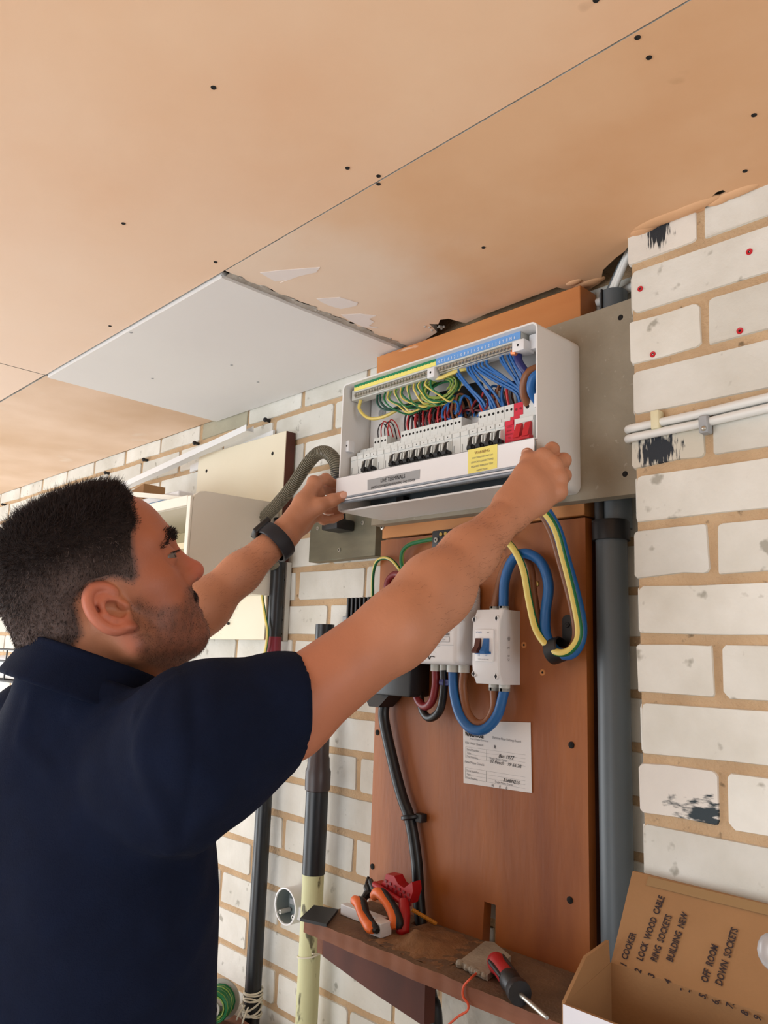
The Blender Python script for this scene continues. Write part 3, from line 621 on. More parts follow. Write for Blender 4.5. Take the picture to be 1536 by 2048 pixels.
for c, rr, m in (((-.842, -.148, 1.947), .017, 'blue_wire'), ((-.836, -.143, 1.945), .014, 'dark_red'), ((-.838, -.138, 1.940), .011, 'blue_wire'), ((-.785, -.140, 1.945), .016, 'dark_red')):
    t = np.linspace(-.7, 3.9, 18); wire(np.stack([c[0]+rr*np.cos(t), c[1]+.004*np.sin(t), c[2]+rr*.95*np.sin(t)-.004], 1), .002, m, k=2)
for i in range(6): wire([(-.90+.02*i, -.128, 1.930+J(.004)), (-.885+.02*i, -.132, 1.938+J(.006)), (-.86+.02*i, -.126, 1.944+J(.008)), (-.835+.018*i, -.122, 1.936)], .0021, ('red_wire', 'blue_wire', 'black_wire', 'dark_red', 'black_wire', 'blue_wire')[i])

# ------------------------------------------------------------------ cover strip the man is holding
cv = thing('fuse_box_cover', (-.85, -.2, 1.80), 'long white cover strip with warning stickers held in both hands', 'cover')
cx0, cx1, cy, cz0, cz1 = -1.0625, -.6375, -.200, 1.8130, 1.8495
mb = MB(); mb.box((cx0, cy, cz0), (cx1, cy+.0016, cz1), 'cover_white', .0006, 1); mb.box((cx0, cy, cz1-.0016), (cx1, cy+.010, cz1), 'cover_white', .0006, 1)
mb.build('front_plate', cv)
mb = MB()
for i, (z, y) in enumerate(((1.8118, -.2006), (1.8083, -.1996), (1.8048, -.1980))): mb.box((cx0+.001, y, z-.0016), (cx1-.001, y+.010, z+.0012), ('ridge_grey', 'cover_white', 'ridge_grey')[i], .0007, 2)
mb.build('bottom_ridge', cv)
def sticker(px, m, name):
    mb = MB(); p = [pY(u, v, cy-.0004) for u, v in px]; mb.prism(p[::-1], 1, (0, .0003, 0), m); return mb.build(name, cv), p
st, p = sticker(((735, 960), (840, 938.5), (839, 957.5), (735, 981)), 'mid_grey', 'grey_sticker')
xc = (p[0][0]+p[1][0])/2; text('LIVE TERMINALS', V(xc, cy-.0006, p[0][2]-.0088), (1, 0, 0), (0, 0, 1), .0092, 'ink', st, squeeze=.86)
text('SWITCH OFF BEFORE REMOVING THIS COVER', V(xc, cy-.0006, p[0][2]-.0172), (1, 0, 0), (0, 0, 1), .0062, 'ink', st, squeeze=.80)
st, p = sticker(((936, 900), (994.5, 888), (994, 936), (936, 948)), 'label_yellow', 'yellow_sticker')
xc = (p[0][0]+p[1][0])/2
for i, (s_, sz_) in enumerate((('WARNING', .0062), ('THIS CONSUMER UNIT HAS', .0034), ('CRITICAL CONNECTIONS', .0038), ('REQUIRES PERIODIC TEST', .0038), ('INSPECTION', .0038))): text(s_, V(xc, cy-.0006, p[0][2]-.009-.0066*i), (1, 0, 0), (0, 0, 1), sz_, 'ink_grey' if i else 'brown', st, squeeze=.95)
# ------------------------------------------------------------------ meter gear on the back board
def dep(p): return float((np.asarray(p)-CAM)@FW)
def glands(mb, pts, y0, h, dz, m='pale_grey'):
    for x, w_ in pts: mb.cyl((x, y0, h), (x, y0, h+dz), w_/2, m, 14); mb.cyl((x, y0, h+dz*.55), (x, y0, h+dz), w_/2*1.0, m, 14)
sw = thing('isolator_switch', (-.795, BY, 1.49), 'white isolator box with brown and blue levers beside the meter', 'switch')
x0, x1 = -.8215, -.7675
mb = MB(); bm = bmesh.new(); pr = [(-.055, 1.504), (-.055, 1.6185), (-.098, 1.6185), (-.1065, 1.602), (-.1085, 1.585), (-.1085, 1.535), (-.1065, 1.519), (-.098, 1.504)]
vs = [bm.verts.new((x, y, z)) for x in (x0, x1) for y, z in pr]; n = len(pr)
bm.faces.new(vs[:n]); bm.faces.new(vs[n:][::-1])
for i in range(n): bm.faces.new([vs[i], vs[n+i], vs[n+(i+1) % n], vs[(i+1) % n]])
bmesh.ops.recalc_face_normals(bm, faces=bm.faces); bmesh.ops.bevel(bm, geom=[e for e in bm.edges if all(v.co.y < -.06 for v in e.verts) and (abs(e.verts[0].co.x-e.verts[1].co.x) < 1e-6)], offset=.003, segments=3, profile=.5, affect='EDGES')
mb.bm(bm, 'white_plastic', True); mb.build('housing', sw)
for x, z in ((-.8185, 1.603), (-.7745, 1.6045), (-.8185, 1.5185), (-.7745, 1.5165)):
    mb = MB(); mb.lathe([(.0001, .0012), (.0042, .0012), (.0052, -.004)], V(x, -.1058, z), (0, -1, 0), 'white_plastic', 14)
    mb.prism([(x+a, -.1073, z+b) for a, b in ((0, .0045), (.0024, 0), (0, -.0045), (-.0024, 0))][::-1], 1, (0, .0004, 0), 'ink')
    mb.prism([(x+a, -.1072, z+b+(-.0095 if z > 1.55 else .0095)) for a, b in ((0, .0013), (.0012, 0), (0, -.0013), (-.0012, 0))][::-1], 1, (0, .0003, 0), 'ink'); mb.build('cover_screw', sw)
mb = MB(); mb.box((-.813, -.1115, 1.538), (-.7765, -.108, 1.5875), 'cover_white', .0012, 2); rc = mb.build('switch_plate', sw)
text('WYLEX', V(-.8105, -.1120, 1.5815), (1, 0, 0), (0, 0, 1), .0036, 'blue', rc, align='LEFT')
text('100A', V(-.7895, -.1120, 1.5815), (1, 0, 0), (0, 0, 1), .0026, 'ink_grey', rc, align='LEFT')
for x in (-.8060, -.7920): text('OFF', V(x, -.1120, 1.5465), (1, 0, 0), (0, 0, 1), .0026, 'blue', rc, align='LEFT')
text('TESTED BS EN 60947', V(-.795, -.1120, 1.5405), (1, 0, 0), (0, 0, 1), .0024, 'ink_grey', rc)
for x, m, nm in ((-.8095, 'ply_edge', 'brown lever'), (-.7935, 'blue', 'blue lever')):
    mb = MB(); mb.prism([(x, y, z) for y, z in ((-.111, 1.5735), (-.114, 1.5735), (-.1175, 1.561), (-.124, 1.5535), (-.1225, 1.5505), (-.111, 1.5515))], 0, (.0095, 0, 0), m); mb.build('lever', sw, nm)
mb = MB(); mb.box((-.8115, -.114, 1.5495), (-.7805, -.111, 1.5535), 'blue', .0006, 1); mb.build('lever_link', sw)
for gx_, gw_, gz_, gd_ in ((-.801, .016, 1.6175, .0075), (-.782, .017, 1.6175, .0075), (-.801, .016, 1.5045, -.011), (-.780, .018, 1.5045, -.011)): mb = MB(); glands(mb, ((gx_, gw_),), -.078, gz_, gd_); mb.build('cable_gland', sw)
for i, s_ in enumerate('CE', 0): text(s_, V(x1+.0004, -.083, 1.542+.006*i), (0, 0, 1), (0, -1, 0), .006, 'ink_grey', sw)
for i, s_ in enumerate(('2', '@')): text(s_, V(x1+.0004, -.083, 1.560+.014*i), (0, 0, 1), (0, -1, 0), .007, 'ink_grey', sw)

mt = thing('electricity_meter', (-.91, BY, 1.53), 'white electricity meter partly hidden behind the bare right forearm', 'meter')
mb = MB(); mb.box((-.975, -.119, 1.5305), (-.8435, -.0555, 1.665), 'white_plastic', .010, 4); mb.build('housing', mt)
mb = MB(); mb.box((-.966, -.1197, 1.5615), (-.850, -.1192, 1.562), 'mid_grey'); mb.build('cover_seam', mt)
mb = MB()
for k in range(30):
    x = -.905+k*.00155; mb.box((x, -.1196, 1.577), (x+.0004+.0005*rw.random(), -.1191, 1.5815), 'ink_grey')
for a in ((-.888, 1.5665, -.859, 1.567), (-.888, 1.575, -.859, 1.5755), (-.888, 1.5665, -.8875, 1.5755), (-.8595, 1.5665, -.859, 1.5755)): mb.box((a[0], -.1196, a[1]), (a[2], -.1191, a[3]), 'ink_grey')
mb.build('barcode', mt)
text('0.5-20A', V(-.8735, -.1195, 1.5695), (1, 0, 0), (0, 0, 1), .0040, 'ink_grey', mt)
for z in (1.600, 1.606, 1.612): text('230V 50Hz', V(-.876, -.1195, z), (1, 0, 0), (0, 0, 1), .0036, 'ink_grey', mt)
text('edmi', V(-.9175, -.1195, 1.5405), (1, 0, 0), (0, 0, 1), .0062, 'ink', mt, shear=.2, bold=.0002)
mb = MB(); mb.tube(spline([(-.908, -.1196, 1.5425), (-.905, -.1196, 1.546), (-.902, -.1196, 1.5385), (-.8985, -.1196, 1.543), (-.890, -.1196, 1.5423)], 4), .0006, 'ink', 5); mb.build('logo_mark', mt)
GX = [pY(u, 1338, -.085)[0] for u in (871, 887, 906, 928)]
for x, w_ in zip(GX, (.017, .013, .021, .018)): mb = MB(); mb.cyl((x, -.085, 1.532), (x, -.085, 1.519), w_/2, 'pale_grey', 14); mb.build('cable_gland', mt)

co = thing('service_cutout', (-1.005, BY, 1.47), 'black service fuse cut-out at the top of the thick black cable', 'cut-out')
mb = MB(); mb.box((-1.046, -.105, 1.474), (-.958, -.0555, 1.60), 'black', .004, 2); mb.build('housing', co)
mb = MB(); mb.box((-1.040, -.117, 1.515), (-.965, -.105, 1.595), 'black', .004, 2); mb.build('fuse_carrier', co)
sp = pY(766, 1412, -.075); mb = MB(); mb.prism([(sp[0]-.038, -.056, 1.476), (sp[0]+.034, -.056, 1.476), (sp[0]+.012, -.062, 1.452), (sp[0]-.012, -.062, 1.452)], 1, (0, -.036, 0), 'black'); mb.build('cable_boot', co)
def cable(name, pts, r, m, label, cat='cable', m2=None, n=12, k=8, group=None, kind=None, nopat=False):
    p = spline(pts, k); mb = MB(); mb.tube(p, r, m, n, True, m2, (lambda i, j: j in (1, 2, n//2+1, n//2+2)) if m2 else None); return mb.build(name, None, label, cat, group, kind)
P = lambda u, v, y: pY(u, v, y)
cable('service_cable', [sp+V(0, .003, .004), P(768, 1440, -.072), P(785, 1520, -.070), P(803, 1590, -.069), P(820, 1640, -.068), P(833, 1720, -.068), P(838, 1800, -.069), P(843, 1858, -.072), P(852, 1920, -.072), P(862, 1990, -.072), P(874, 2070, -.072), P(876, 2070, -.072)+V(.004, 0, -.3), P(876, 2070, -.072)+V(.0, 0, -.9)], .0098, 'black_soft', 'thick black service cable running down the orange board and through the shelf', n=14)
cl = thing('cable_clip', P(820, 1632, BY), 'black strap clip holding the thick black cable', 'clip')
p = P(821, 1634, -.069); mb = MB(); t = np.linspace(0, 2*math.pi, 20)
mb.tube(np.stack([p[0]+.0125*np.cos(t), p[1]+.0125*np.sin(t), p[2]+0*t+.003*np.cos(t)], 1), .0042, 'black', 6, False); mb.box((p[0]+.010, -.070, p[2]-.006), (p[0]+.026, -.0555, p[2]+.008), 'black', .002, 2); mb.build('strap', cl)

# meter tails
yb = -.085
cable('red_tail', [(GX[0], yb, 1.521), P(871, 1370, yb), P(864, 1402, yb), P(850, 1413, -.082), P(836, 1400, -.080), P(829, 1370, -.078), P(826, 1335, -.078)], .0067, 'dark_red', 'dark red meter tail looping from the meter to the cut-out')
cable('black_tail', [(GX[1], yb, 1.521), P(888, 1375, yb), P(880, 1420, yb), P(860, 1436, -.082), P(845, 1420, -.078), P(839, 1380, -.074), P(838, 1335, -.072)], .0067, 'black_soft', 'black meter tail looping below the dark red one')
GI = (-.801, -.780)
cable('brown_tail_lower', [(GX[3], yb, 1.521), P(926, 1380, yb), P(935, 1425, yb), P(953, 1446, yb), P(973, 1443, -.082), P(988, 1415, -.080), (GI[0], -.078, 1.495)], .0068, 'brown', 'brown meter tail looping below the isolator inside the blue loop')
cable('blue_tail_lower', [(GX[2], yb, 1.521), P(908, 1385, yb-.004), P(920, 1430, yb-.006), P(942, 1457, yb-.006), P(970, 1458, yb-.004), P(995, 1430, -.082), (GI[1], -.078, 1.495)], .0080, 'blue', 'fat blue meter tail looping below the isolator over the paper card')
mb = MB(); q = P(888, 1361, yb); mb.cyl(q-V(.004, 0, .003), q+V(.004, 0, -.003), .0078, 'navy_wire', 12); mb.box(q+V(.002, -.004, -.008), q+V(.014, .004, .002), 'navy_wire', .001, 1)
mb.build('cable_tag', None, 'dark blue tag round the black meter tail', 'tag')
ye = -.076
cable('brown_tail_upper', [(GI[0], -.078, 1.624), P(1001, 1160, ye), P(1016, 1122, ye), P(1040, 1113, ye), P(1060, 1135, ye-.002), P(1067, 1190, ye-.003), P(1078, 1250, ye-.003), P(1098, 1288, ye-.002), P(1118, 1302, ye-.002), P(1140, 1300, ye-.002), P(1153, 1270, ye), P(1146, 1215, ye), P(1122, 1125, ye-.008), P(1100, 1055, -.10), (-.703, -.125, 1.793)], .0066, 'brown', 'brown meter tail from the isolator up to the fuse box')
cable('blue_tail_upper', [(-.783, -.078, 1.624), P(1010, 1160, -.082), P(1027, 1118, -.084), P(1052, 1107, -.085), P(1082, 1125, -.084), P(1097, 1170, -.082), P(1091, 1225, -.080), P(1092, 1268, -.084), P(1110, 1300, -.090), P(1138, 1309, -.090), P(1158, 1288, -.086), P(1163, 1250, -.083), P(1151, 1190, -.084), P(1130, 1115, -.092), P(1109, 1050, -.112), (-.690, -.135, 1.793)], .0080, 'blue', 'fat blue meter tail from the isolator up to the fuse box')
cable('earth_tail', [P(985, 1062, -.07), P(1010, 1080, -.09), P(1030, 1102, -.098), P(1047, 1140, -.098), P(1058, 1200, -.094), P(1072, 1258, -.092), P(1096, 1293, -.096), P(1120, 1306, -.100), P(1143, 1298, -.100), P(1158, 1268, -.098), P(1150, 1210, -.098), P(1128, 1120, -.104), P(1103, 1043, -.122), (-.701, -.145, 1.793)], .0056, 'yellow', 'yellow and green earth cable clipped beside the blue tail', m2='green')
ch = thing('cable_cleat', P(1120, 1300, BY), 'black rubber cleat bunching the blue, brown and earth cables', 'cleat')
c0 = P(1121, 1297, -.083); mb = MB(); t = np.linspace(0, 2*math.pi, 24); rot_ = lambda a: V(a[0], a[1], a[2])
prof = [c0+V(-.017*math.cos(.0), 0, 0)]
mb.lathe([(.0165, -.012), (.0185, -.010), (.0190, 0), (.0185, .010), (.0165, .012), (.0150, .010), (.0150, -.010), (.0165, -.012)], c0+V(-.006, -.002, -.003), (1, 0, .32), 'black', 20); mb.build('strap_loop', ch)
mb = MB(); q = P(1137, 1258, -.062); mb.prism([(q[0]+a, -.0645, q[2]+b) for a, b in rrect(-.0095, .0105, -.024, .021, .009)][::-1], 1, (0, .009, 0), 'black'); mb.build('tab', ch)
mb = MB(); screw_mesh(mb, V(q[0], -.0645, q[2]+.006), (0, -1, 0), .004, 'black', .002); mb.build('screw', ch)

et = thing('earth_block', (-.905, BY, 1.726), 'black earth terminal block with brass screws above the forearm', 'terminal block')
mb = MB(); e0 = P(864, 1064, -.075); e1 = P(868, 1099, -.075); mb.box((e0[0], -.075, e1[2]-.004), (e0[0]+.082, BY-.0006, e0[2]+.002), 'black', .002, 2); mb.build('housing', et)
mb = MB()
for i in range(5): mb.lathe([(.0002, .0015), (.0035, .0015), (.0035, 0)], V(e0[0]+.022+.011*i, -.0752, e0[2]-.006), (0, -1, 0), 'brass', 10)
mb.build('terminal_screw', et)
mb = MB(); screw_mesh(mb, V(e0[0]+.0105, -.0752, e0[2]-.015), (0, -1, 0), .0048, 'steel', .002); mb.build('screw', et)
cable('earth_wire', [P(868, 1078, -.066), P(845, 1082, -.068), P(820, 1089, -.070), P(806, 1102, -.070), P(803, 1122, -.070), P(808, 1146, -.070), P(818, 1185, -.070), P(828, 1240, -.070)], .0040, 'green', 'green and yellow earth wire bending into the black block', m2='lime', n=10)
cable('earth_wire', [P(746, 1225, -.045), P(745, 1190, -.048), P(746, 1150, -.055), P(753, 1124, -.062), P(768, 1116, -.064), P(785, 1122, -.066), P(803, 1146, -.066), P(815, 1180, -.066)], .0034, 'green', 'thin green and yellow wire arching at the left edge of the orange board', m2='yellow', n=10)
mb = MB(); t = np.linspace(.2, 3.6, 16); c0 = P(792, 1172, -.07); mb.tube(np.stack([c0[0]+.024*np.cos(t), -.07+0*t, c0[2]+.022*np.sin(t)], 1), .006, 'dark_red', 10)
mb.build('red_tail', None, 'dark red cable arc just showing above the bare forearm', 'cable')
fb = thing('finned_box', (-1.16, 0, 1.60), 'small black finned box on the bricks left of the board', 'box')
f0 = P(696, 1196, -.05); mb = MB(); mb.box((f0[0], -.05, f0[2]-.055), (f0[0]+.085, -.001, f0[2]-.002), 'black', .002, 1); mb.build('housing', fb)
for i in range(7):
    mb = MB(); x = f0[0]+.003+i*.0118; mb.box((x, -.056, f0[2]-.052), (x+.006, -.048, f0[2]), 'black_soft', .001, 1); mb.build('fin', fb)
mb = MB(); g0 = P(684, 1232, -.045); mb.box((g0[0], -.045, g0[2]-.02), (g0[0]+.05, -.001, g0[2]), 'mid_grey', .002, 1); mb.build('base', fb)

# paper card
cd_ = thing('paper_card', P(995, 1570, BY), 'white printed meter card pinned to the orange board under the blue loop', 'card')
c = [P(u, v, BY-.0015) for u, v in ((926, 1441), (1061, 1445), (1063.5, 1586), (927, 1566))]
mb = MB(); mb.prism(c[::-1], 1, (0, .0006, 0), 'paper'); sh = mb.build('sheet', cd_)
cx, cz = c[0][0], c[0][2]; W_ = c[1][0]-c[0][0]; yk = BY-.0017; dx = V(1, 0, -.03); dn = V(0, 0, 1)
def ct(s_, fx, fz, sz_, m, **k): return text(s_, V(cx+fx*W_, yk, cz-fz*.1), (1, 0, -.02), (0, 0, 1), sz_, m, sh, align='LEFT', **k)
ct('UTILITY', .04, .165, .0085, 'ink', shear=-.25, bold=.0004, squeeze=.85); ct('WAREHOUSE', .04, .235, .0085, 'ink', bold=.0004, squeeze=.75)
ct('Smart Meter Services', .11, .285, .0045, 'ink_grey'); ct('Electricity Meter Exchange Record', .46, .23, .0055, 'ink_grey', squeeze=.72)
ct('Old Meter Details', .04, .36, .0052, 'ink_grey'); ct('New Meter Details', .04, .66, .0052, 'ink_grey')
for i, s_ in enumerate(('Serial Number', 'Type', 'Final Reading')): ct(s_, .07, .46+.055*i, .0044, 'ink_grey'); ct(s_ if i else 'Serial Number', .07, .79+.055*i, .0044, 'ink_grey')
ct('R', .48, .38, .008, 'ink'); ct('Bus 1977', .55, .50, .0078, 'ink', shear=.35, bold=.0001); ct('02 Beech   19 66.2R', .42, .60, .0075, 'ink', shear=.35)
ct('R16BN215', .62, .85, .0070, 'ink', shear=.3, bold=.0001); ct('Single Phase Credit', .42, .545, .0045, 'ink_grey'); ct('Single Phase Credit', .50, .89, .0045, 'ink_grey'); ct('N      0      0', .45, .955, .006, 'ink', shear=.2)
mb = MB()
for fz in (.41, .465, .52, .575, .735, .79, .845, .90): mb.box((cx+.05*W_, yk-.0001, cz-fz*.1-.0002), (cx+.93*W_, yk+.0002, cz-fz*.1), 'mid_grey')
for fx in (.05, .37): mb.box((cx+fx*W_, yk-.0001, cz-.0575), (cx+fx*W_+.0003, yk+.0002, cz-.041), 'mid_grey'); mb.box((cx+fx*W_, yk-.0001, cz-.09), (cx+fx*W_+.0003, yk+.0002, cz-.0735), 'mid_grey')
mb.build('table_lines', sh)

# ------------------------------------------------------------------ pipes and conduit
def vline(u, v, y): return pY(u, v, y)
def rad(wpx, p): return wpx*dep(p)/(2*FOC)
gp = thing('waste_pipe', (-.612, -.03, 0), 'tall grey plastic pipe between the orange board and the pier', 'pipe')
gc = pY(1228, 1400, -.034); gr = rad(64, gc)
mb = MB(); mb.cyl((gc[0], -.034, 0), (gc[0], -.034, 1.735), gr, 'grey_pipe', 32); mb.build('lower_pipe', gp)
mb = MB(); mb.lathe([(gr, -.03), (gr+.0045, -.03), (gr+.005, -.004), (gr+.003, 0), (gr-.003, .001)], (gc[0], -.034, 1.752), (0, 0, 1), 'black', 32); mb.build('collar', gp)
mb = MB(); mb.cyl((gc[0]+.006, -.026, 1.74), (gc[0]+.006, -.026, 2.118), .0215, 'grey_pipe', 28); mb.build('upper_pipe', gp)
mb = MB(); mb.cyl((gc[0]-.0135, -.041, 1.745), (gc[0]-.0135, -.041, 1.80), .009, 'black', 16); mb.build('side_tube', gp)
mb = MB(); p = pY(1206, 590, -.044); mb.box((p[0]-.0012, -.0492, 2.06), (p[0]+.0012, -.044, 2.119), 'hole'); mb.build('seam', gp)
r3 = random.Random(3)
for i, (a, b, m, lab) in enumerate(((-.607, .0052, 'grey_pipe', 'grey cable going up through the ceiling hole, left of three'), (-.588, .0058, 'cable_white', 'pale cable slanting up into the ceiling hole, middle of three'), (-.567, .0050, 'cable_white', 'pale cable in the ceiling hole, nearest the pier'))):
    q0 = pY(1222+7*i, 572-5*i, -.030-.006*i); q1 = pY(1246+5*i, 520-4*i, -.048-.006*i); d0 = q1-q0; cable('ceiling_cable', [q0-d0*.5, q0, q1, q1+d0*1.6], b*.9, m, lab, group='cables going up through the ceiling hole')
cable('ceiling_cable', [(-.648, -.012, 2.118), (-.63, -.012, 2.120), (-.60, -.012, 2.124), (-.575, -.012, 2.128)], .007, 'cable_white', 'white cable end lying flat above the grey pipe top')
pc = pY(531, 1565, -.030); pr_ = rad(30, pc)
bp = thing('black_pipe', (pc[0], -.03, 0), 'slim black pipe with a band of red tape, left of the cream one', 'pipe')
mb = MB(); mb.cyl((pc[0], -.030, 0), (pc[0], -.030, 1.84), pr_, 'black_soft', 24); mb.build('tube', bp)
mb = MB(); q = pY(548, 1290, -.03)[2]; mb.cyl((pc[0], -.030, q-.020), (pc[0], -.030, q+.018), pr_+.0009, 'tape_red', 24); mb.build('tape_band', bp)
mb = MB(); mb.cyl((pc[0]-pr_*.9, -.035, .6), (pc[0]-pr_*.9, -.035, 1.84), .0055, 'black_soft', 10); mb.build('side_cable', bp)
pm = pY(568, 1200, -.012)
mt2 = thing('metal_strap', (pm[0], 0, 1.56), 'narrow perforated metal strap beside the black pipe', 'strap')
mb = MB(); mb.box((pm[0]-.008, -.014, pY(566, 1283, -.012)[2]), (pm[0]+.008, -.001, pY(572, 1125, -.012)[2]), 'pale_grey', .001, 1); mb.build('strip', mt2)
mb = MB()
for v in (1160, 1215, 1240, 1268): mb.lathe([(.0001, .0003), (.0022, .0003), (.0026, -.0003)], V(pm[0], -.014, pY(567, v, -.014)[2]), (0, -1, 0), 'hole', 8)
mb.build('slot', mt2)
cc = pY(629, 1700, -.048); cr = rad(43, cc)
cp = thing('cream_pipe', (cc[0], -.048, 0), 'flaking cream pipe with a black sleeve and brown coupler on top', 'pipe')
zz = lambda v, u=629: pY(u, v, -.048)[2]
mb = MB(); mb.cyl((cc[0], -.048, 0), (cc[0], -.048, zz(1735)), cr, 'cream_pipe', 28); mb.build('lower_pipe', cp)
mb = MB(); mb.cyl((cc[0], -.048, zz(1748)), (cc[0], -.048, zz(1570)), cr*1.06, 'black_soft', 28); mb.build('sleeve', cp)
mb = MB(); k = cr*1.06; mb.lathe([(k, -.002), (k*1.12, 0), (k*1.14, .012), (k*1.14, .035), (k*1.02, .042), (k*.98, .06), (k*.9, .064), (k*.86, .14)], (cc[0], -.048, zz(1578)), (0, 0, 1), 'brown_coupler', 28); mb.build('coupler', cp)
mb = MB(); mb.cyl((cc[0], -.048, zz(1560)), (cc[0], -.048, 1.60), cr*.92, 'black_soft', 24); mb.build('upper_sleeve', cp)
wt = [(cc[0]+.0225*math.cos(t), -.048+.0225*math.sin(t), pY(620, 1905, -.05)[2]+.004*t) for t in np.linspace(-3.6, .2, 14)]
cable('twine_loop', wt+[(cc[0]+.04, -.075, wt[-1][2]+.012)], .0016, 'string', 'loop of white twine round the flaking cream pipe', 'twine', n=6)
# metal plate + hose
mp_ = thing('metal_plate', (-1.245, 0, 1.735), 'olive grey steel box lid below the hose, left of the orange board', 'metal box')
a, b_ = P(620, 1060, -.03), P(748, 1112, -.03); mb = MB(); mb.box((a[0], -.03, b_[2]), (b_[0]+.003, -.001, a[2]+.026), 'galv', .0012, 1); mb.build('lid', mp_)
for u, v in ((636, 1057), (726, 1046), (679, 1100)):
    mb = MB(); screw_mesh(mb, P(u, v, -.03), (0, -1, 0), .0045, 'steel', .0025); mb.build('screw', mp_)
hp = [P(679, 1046, -.058), P(678, 1015, -.062), P(677, 985, -.066), P(676, 955, -.068), P(671, 925, -.070), P(655, 906, -.072), P(634, 908, -.074), P(612, 932, -.074), P(585, 972, -.074), P(555, 1008, -.072), P(530, 1034, -.070), P(516, 1056, -.068), P(517, 1080, -.066), P(535, 1105, -.060), P(548, 1135, -.056)]
hs = thing('flexible_conduit', hp[0], 'grey corrugated conduit arching beside the fuse box', 'conduit')
pth = spline(hp[3:], 26); d_ = np.r_[0, np.cumsum(np.linalg.norm(np.diff(pth, axis=0), axis=1))]; nn = int(d_[-1]/.00115); dd = np.linspace(0, d_[-1], nn)
pth = np.stack([np.interp(dd, d_, pth[:, i]) for i in range(3)], 1); hr = rad(27, hp[5])
rr = hr*np.array([1.03, 1.03, .76, .76])[np.arange(nn) % 4]
mb = MB(); mb.tube(pth, rr, 'hose', 14); mb.build('corrugated_tube', hs)
mb = MB(); mb.tube(spline(hp[:5], 4)[:-2], hr*.94, 'black_soft', 16); mb.build('end_sleeve', hs)
mb = MB(); q = P(672, 1046, -.058); mb.box((q[0]-.022, -.078, q[2]-.016), (q[0]+.026, -.0305, q[2]+.006), 'black', .003, 2); mb.build('gland', hs)

# round conduit box on the wall
rb = thing('round_box', (-1.33, 0, 1.02), 'open round white conduit box on the bricks beside the flaking cream pipe', 'box')
q = P(570, 1813, -.045); R0 = rad(70, q); mb = MB()
mb.lathe([(R0*.80, -.043), (R0*.98, -.043), (R0, 0), (R0*.92, .0005), (R0*.90, -.002)], q, (0, -1, 0), 'white_plastic', 32); mb.lathe([(R0*.90, -.002), (R0*.88, -.032), (.0001, -.032)], q, (0, -1, 0), 'box_inside', 32); mb.build('body', rb)
mb = MB()
for a, b_ in ((-.6, -.62), (.6, .62)): mb.cyl(q+V(R0*a, .028, R0*-.45), q+V(R0*a, .004, R0*-.45), .0045, 'pale_grey', 10); mb.cyl(q+V(R0*a, .006, R0*-.45), q+V(R0*a, .0035, R0*-.45), .002, 'hole', 8)
mb.box(q+V(-.02, .026, -.004), q+V(.02, .030, .008), 'mid_grey', .001, 1); mb.build('screw_post', rb)
mb = MB(); p = P(606, 1826, -.030); mb.box(p+V(-.010, -.008, -.014), p+V(.012, .028, .012), 'white_plastic', .002, 1); mb.build('spout', rb)

# white cables on the pier
for i, (va, vb, lab) in enumerate(((858, 795, 'upper white cable clipped across the pier'), (877, 816, 'lower white cable clipped across the pier'))):
    yk = -.1185; pts = [pY(1262, va+3, -.06), pY(1257, va+2, -.10), pY(1262, va-1, yk), pY(1300, va-9, yk), pY(1400, (va+vb)/2+1, yk), pY(1536, vb, yk), pY(1640, vb-22, yk), pY(1900, vb-78, yk)]
    cable('white_cable', pts, .0058, 'cable_white', lab, n=12, group='white cables clipped across the pier')
mb = MB(); p = pY(1313, 842, -.12); mb.box(p+V(-.006, -.006, -.012), p+V(.006, .010, .014), 'clip_cream', .002, 2); mb.build('cable_clip', None, 'cream clip over the upper white cable', 'clip')
q = thing('cable_clip', pY(1412, 850, -.118), 'grey clip with a bright nail on the lower white cable', 'clip')
p = pY(1411, 848, -.12); mb = MB(); mb.box(p+V(-.006, -.008, -.013), p+V(.006, .008, .010), 'mid_grey', .0015, 1); mb.build('body', q); mb = MB(); mb.ball(p+V(.001, -.008, -.008), .0036, 'steel', 6); mb.build('nail', q)

# ------------------------------------------------------------------ cupboard and things at the left
XB = P(572, 880, -.03)[0]
cbd = thing('cream_board', (-1.65, 0, 1.88), 'cream painted board with dark sawn edge and two screw holes on the bricks', 'board')
mb = MB(); mb.box((-1.838, -.030, 1.60), (XB-.0008, -.004, 2.047), 'cream_board', .0008, 1); mb.build('panel', cbd)
mb = MB(); mb.box((XB-.0007, -.0285, 1.601), (XB+.0006, -.004, 2.046), 'ply_edge'); mb.build('sawn_edge', cbd)
for u, v in ((413, 942), (545, 907)):
    mb = MB(); p = P(u, v, -.030); mb.lathe([(.0001, .0005), (.0042, .0005), (.005, -.0003)], p, (0, -1, 0), 'hole', 12); mb.build('screw_hole', cbd)
lp = thing('lower_board', (-1.65, 0, 1.56), 'bright cream board below the cupboard beside the black pipe', 'board')
a, b_ = P(528, 1280, -.045), P(400, 1280, -.045); mb = MB(); mb.box((b_[0]-.15, -.045, a[2]), (a[0], -.0310, 1.69), 'cream_board', .001, 1); mb.build('panel', lp)
mb = MB(); p = P(458, 1247, -.045); mb.cyl(p, p-V(0, .004, 0), .0035, 'hole', 8); mb.build('screw', lp)
cable('earth_wire', [P(521, 1130, -.055), P(523, 1180, -.055), P(530, 1230, -.056), P(535, 1260, -.056), P(533, 1290, -.056), P(527, 1320, -.056), P(520, 1370, -.056), P(518, 1450, -.056)], .0034, 'yellow', 'green and yellow wire hanging beside the black pipe', m2='green', n=10)
XS = -1.462; YFc = -.252; ZT = 1.872; XLc = -2.12; ZBc = 1.665
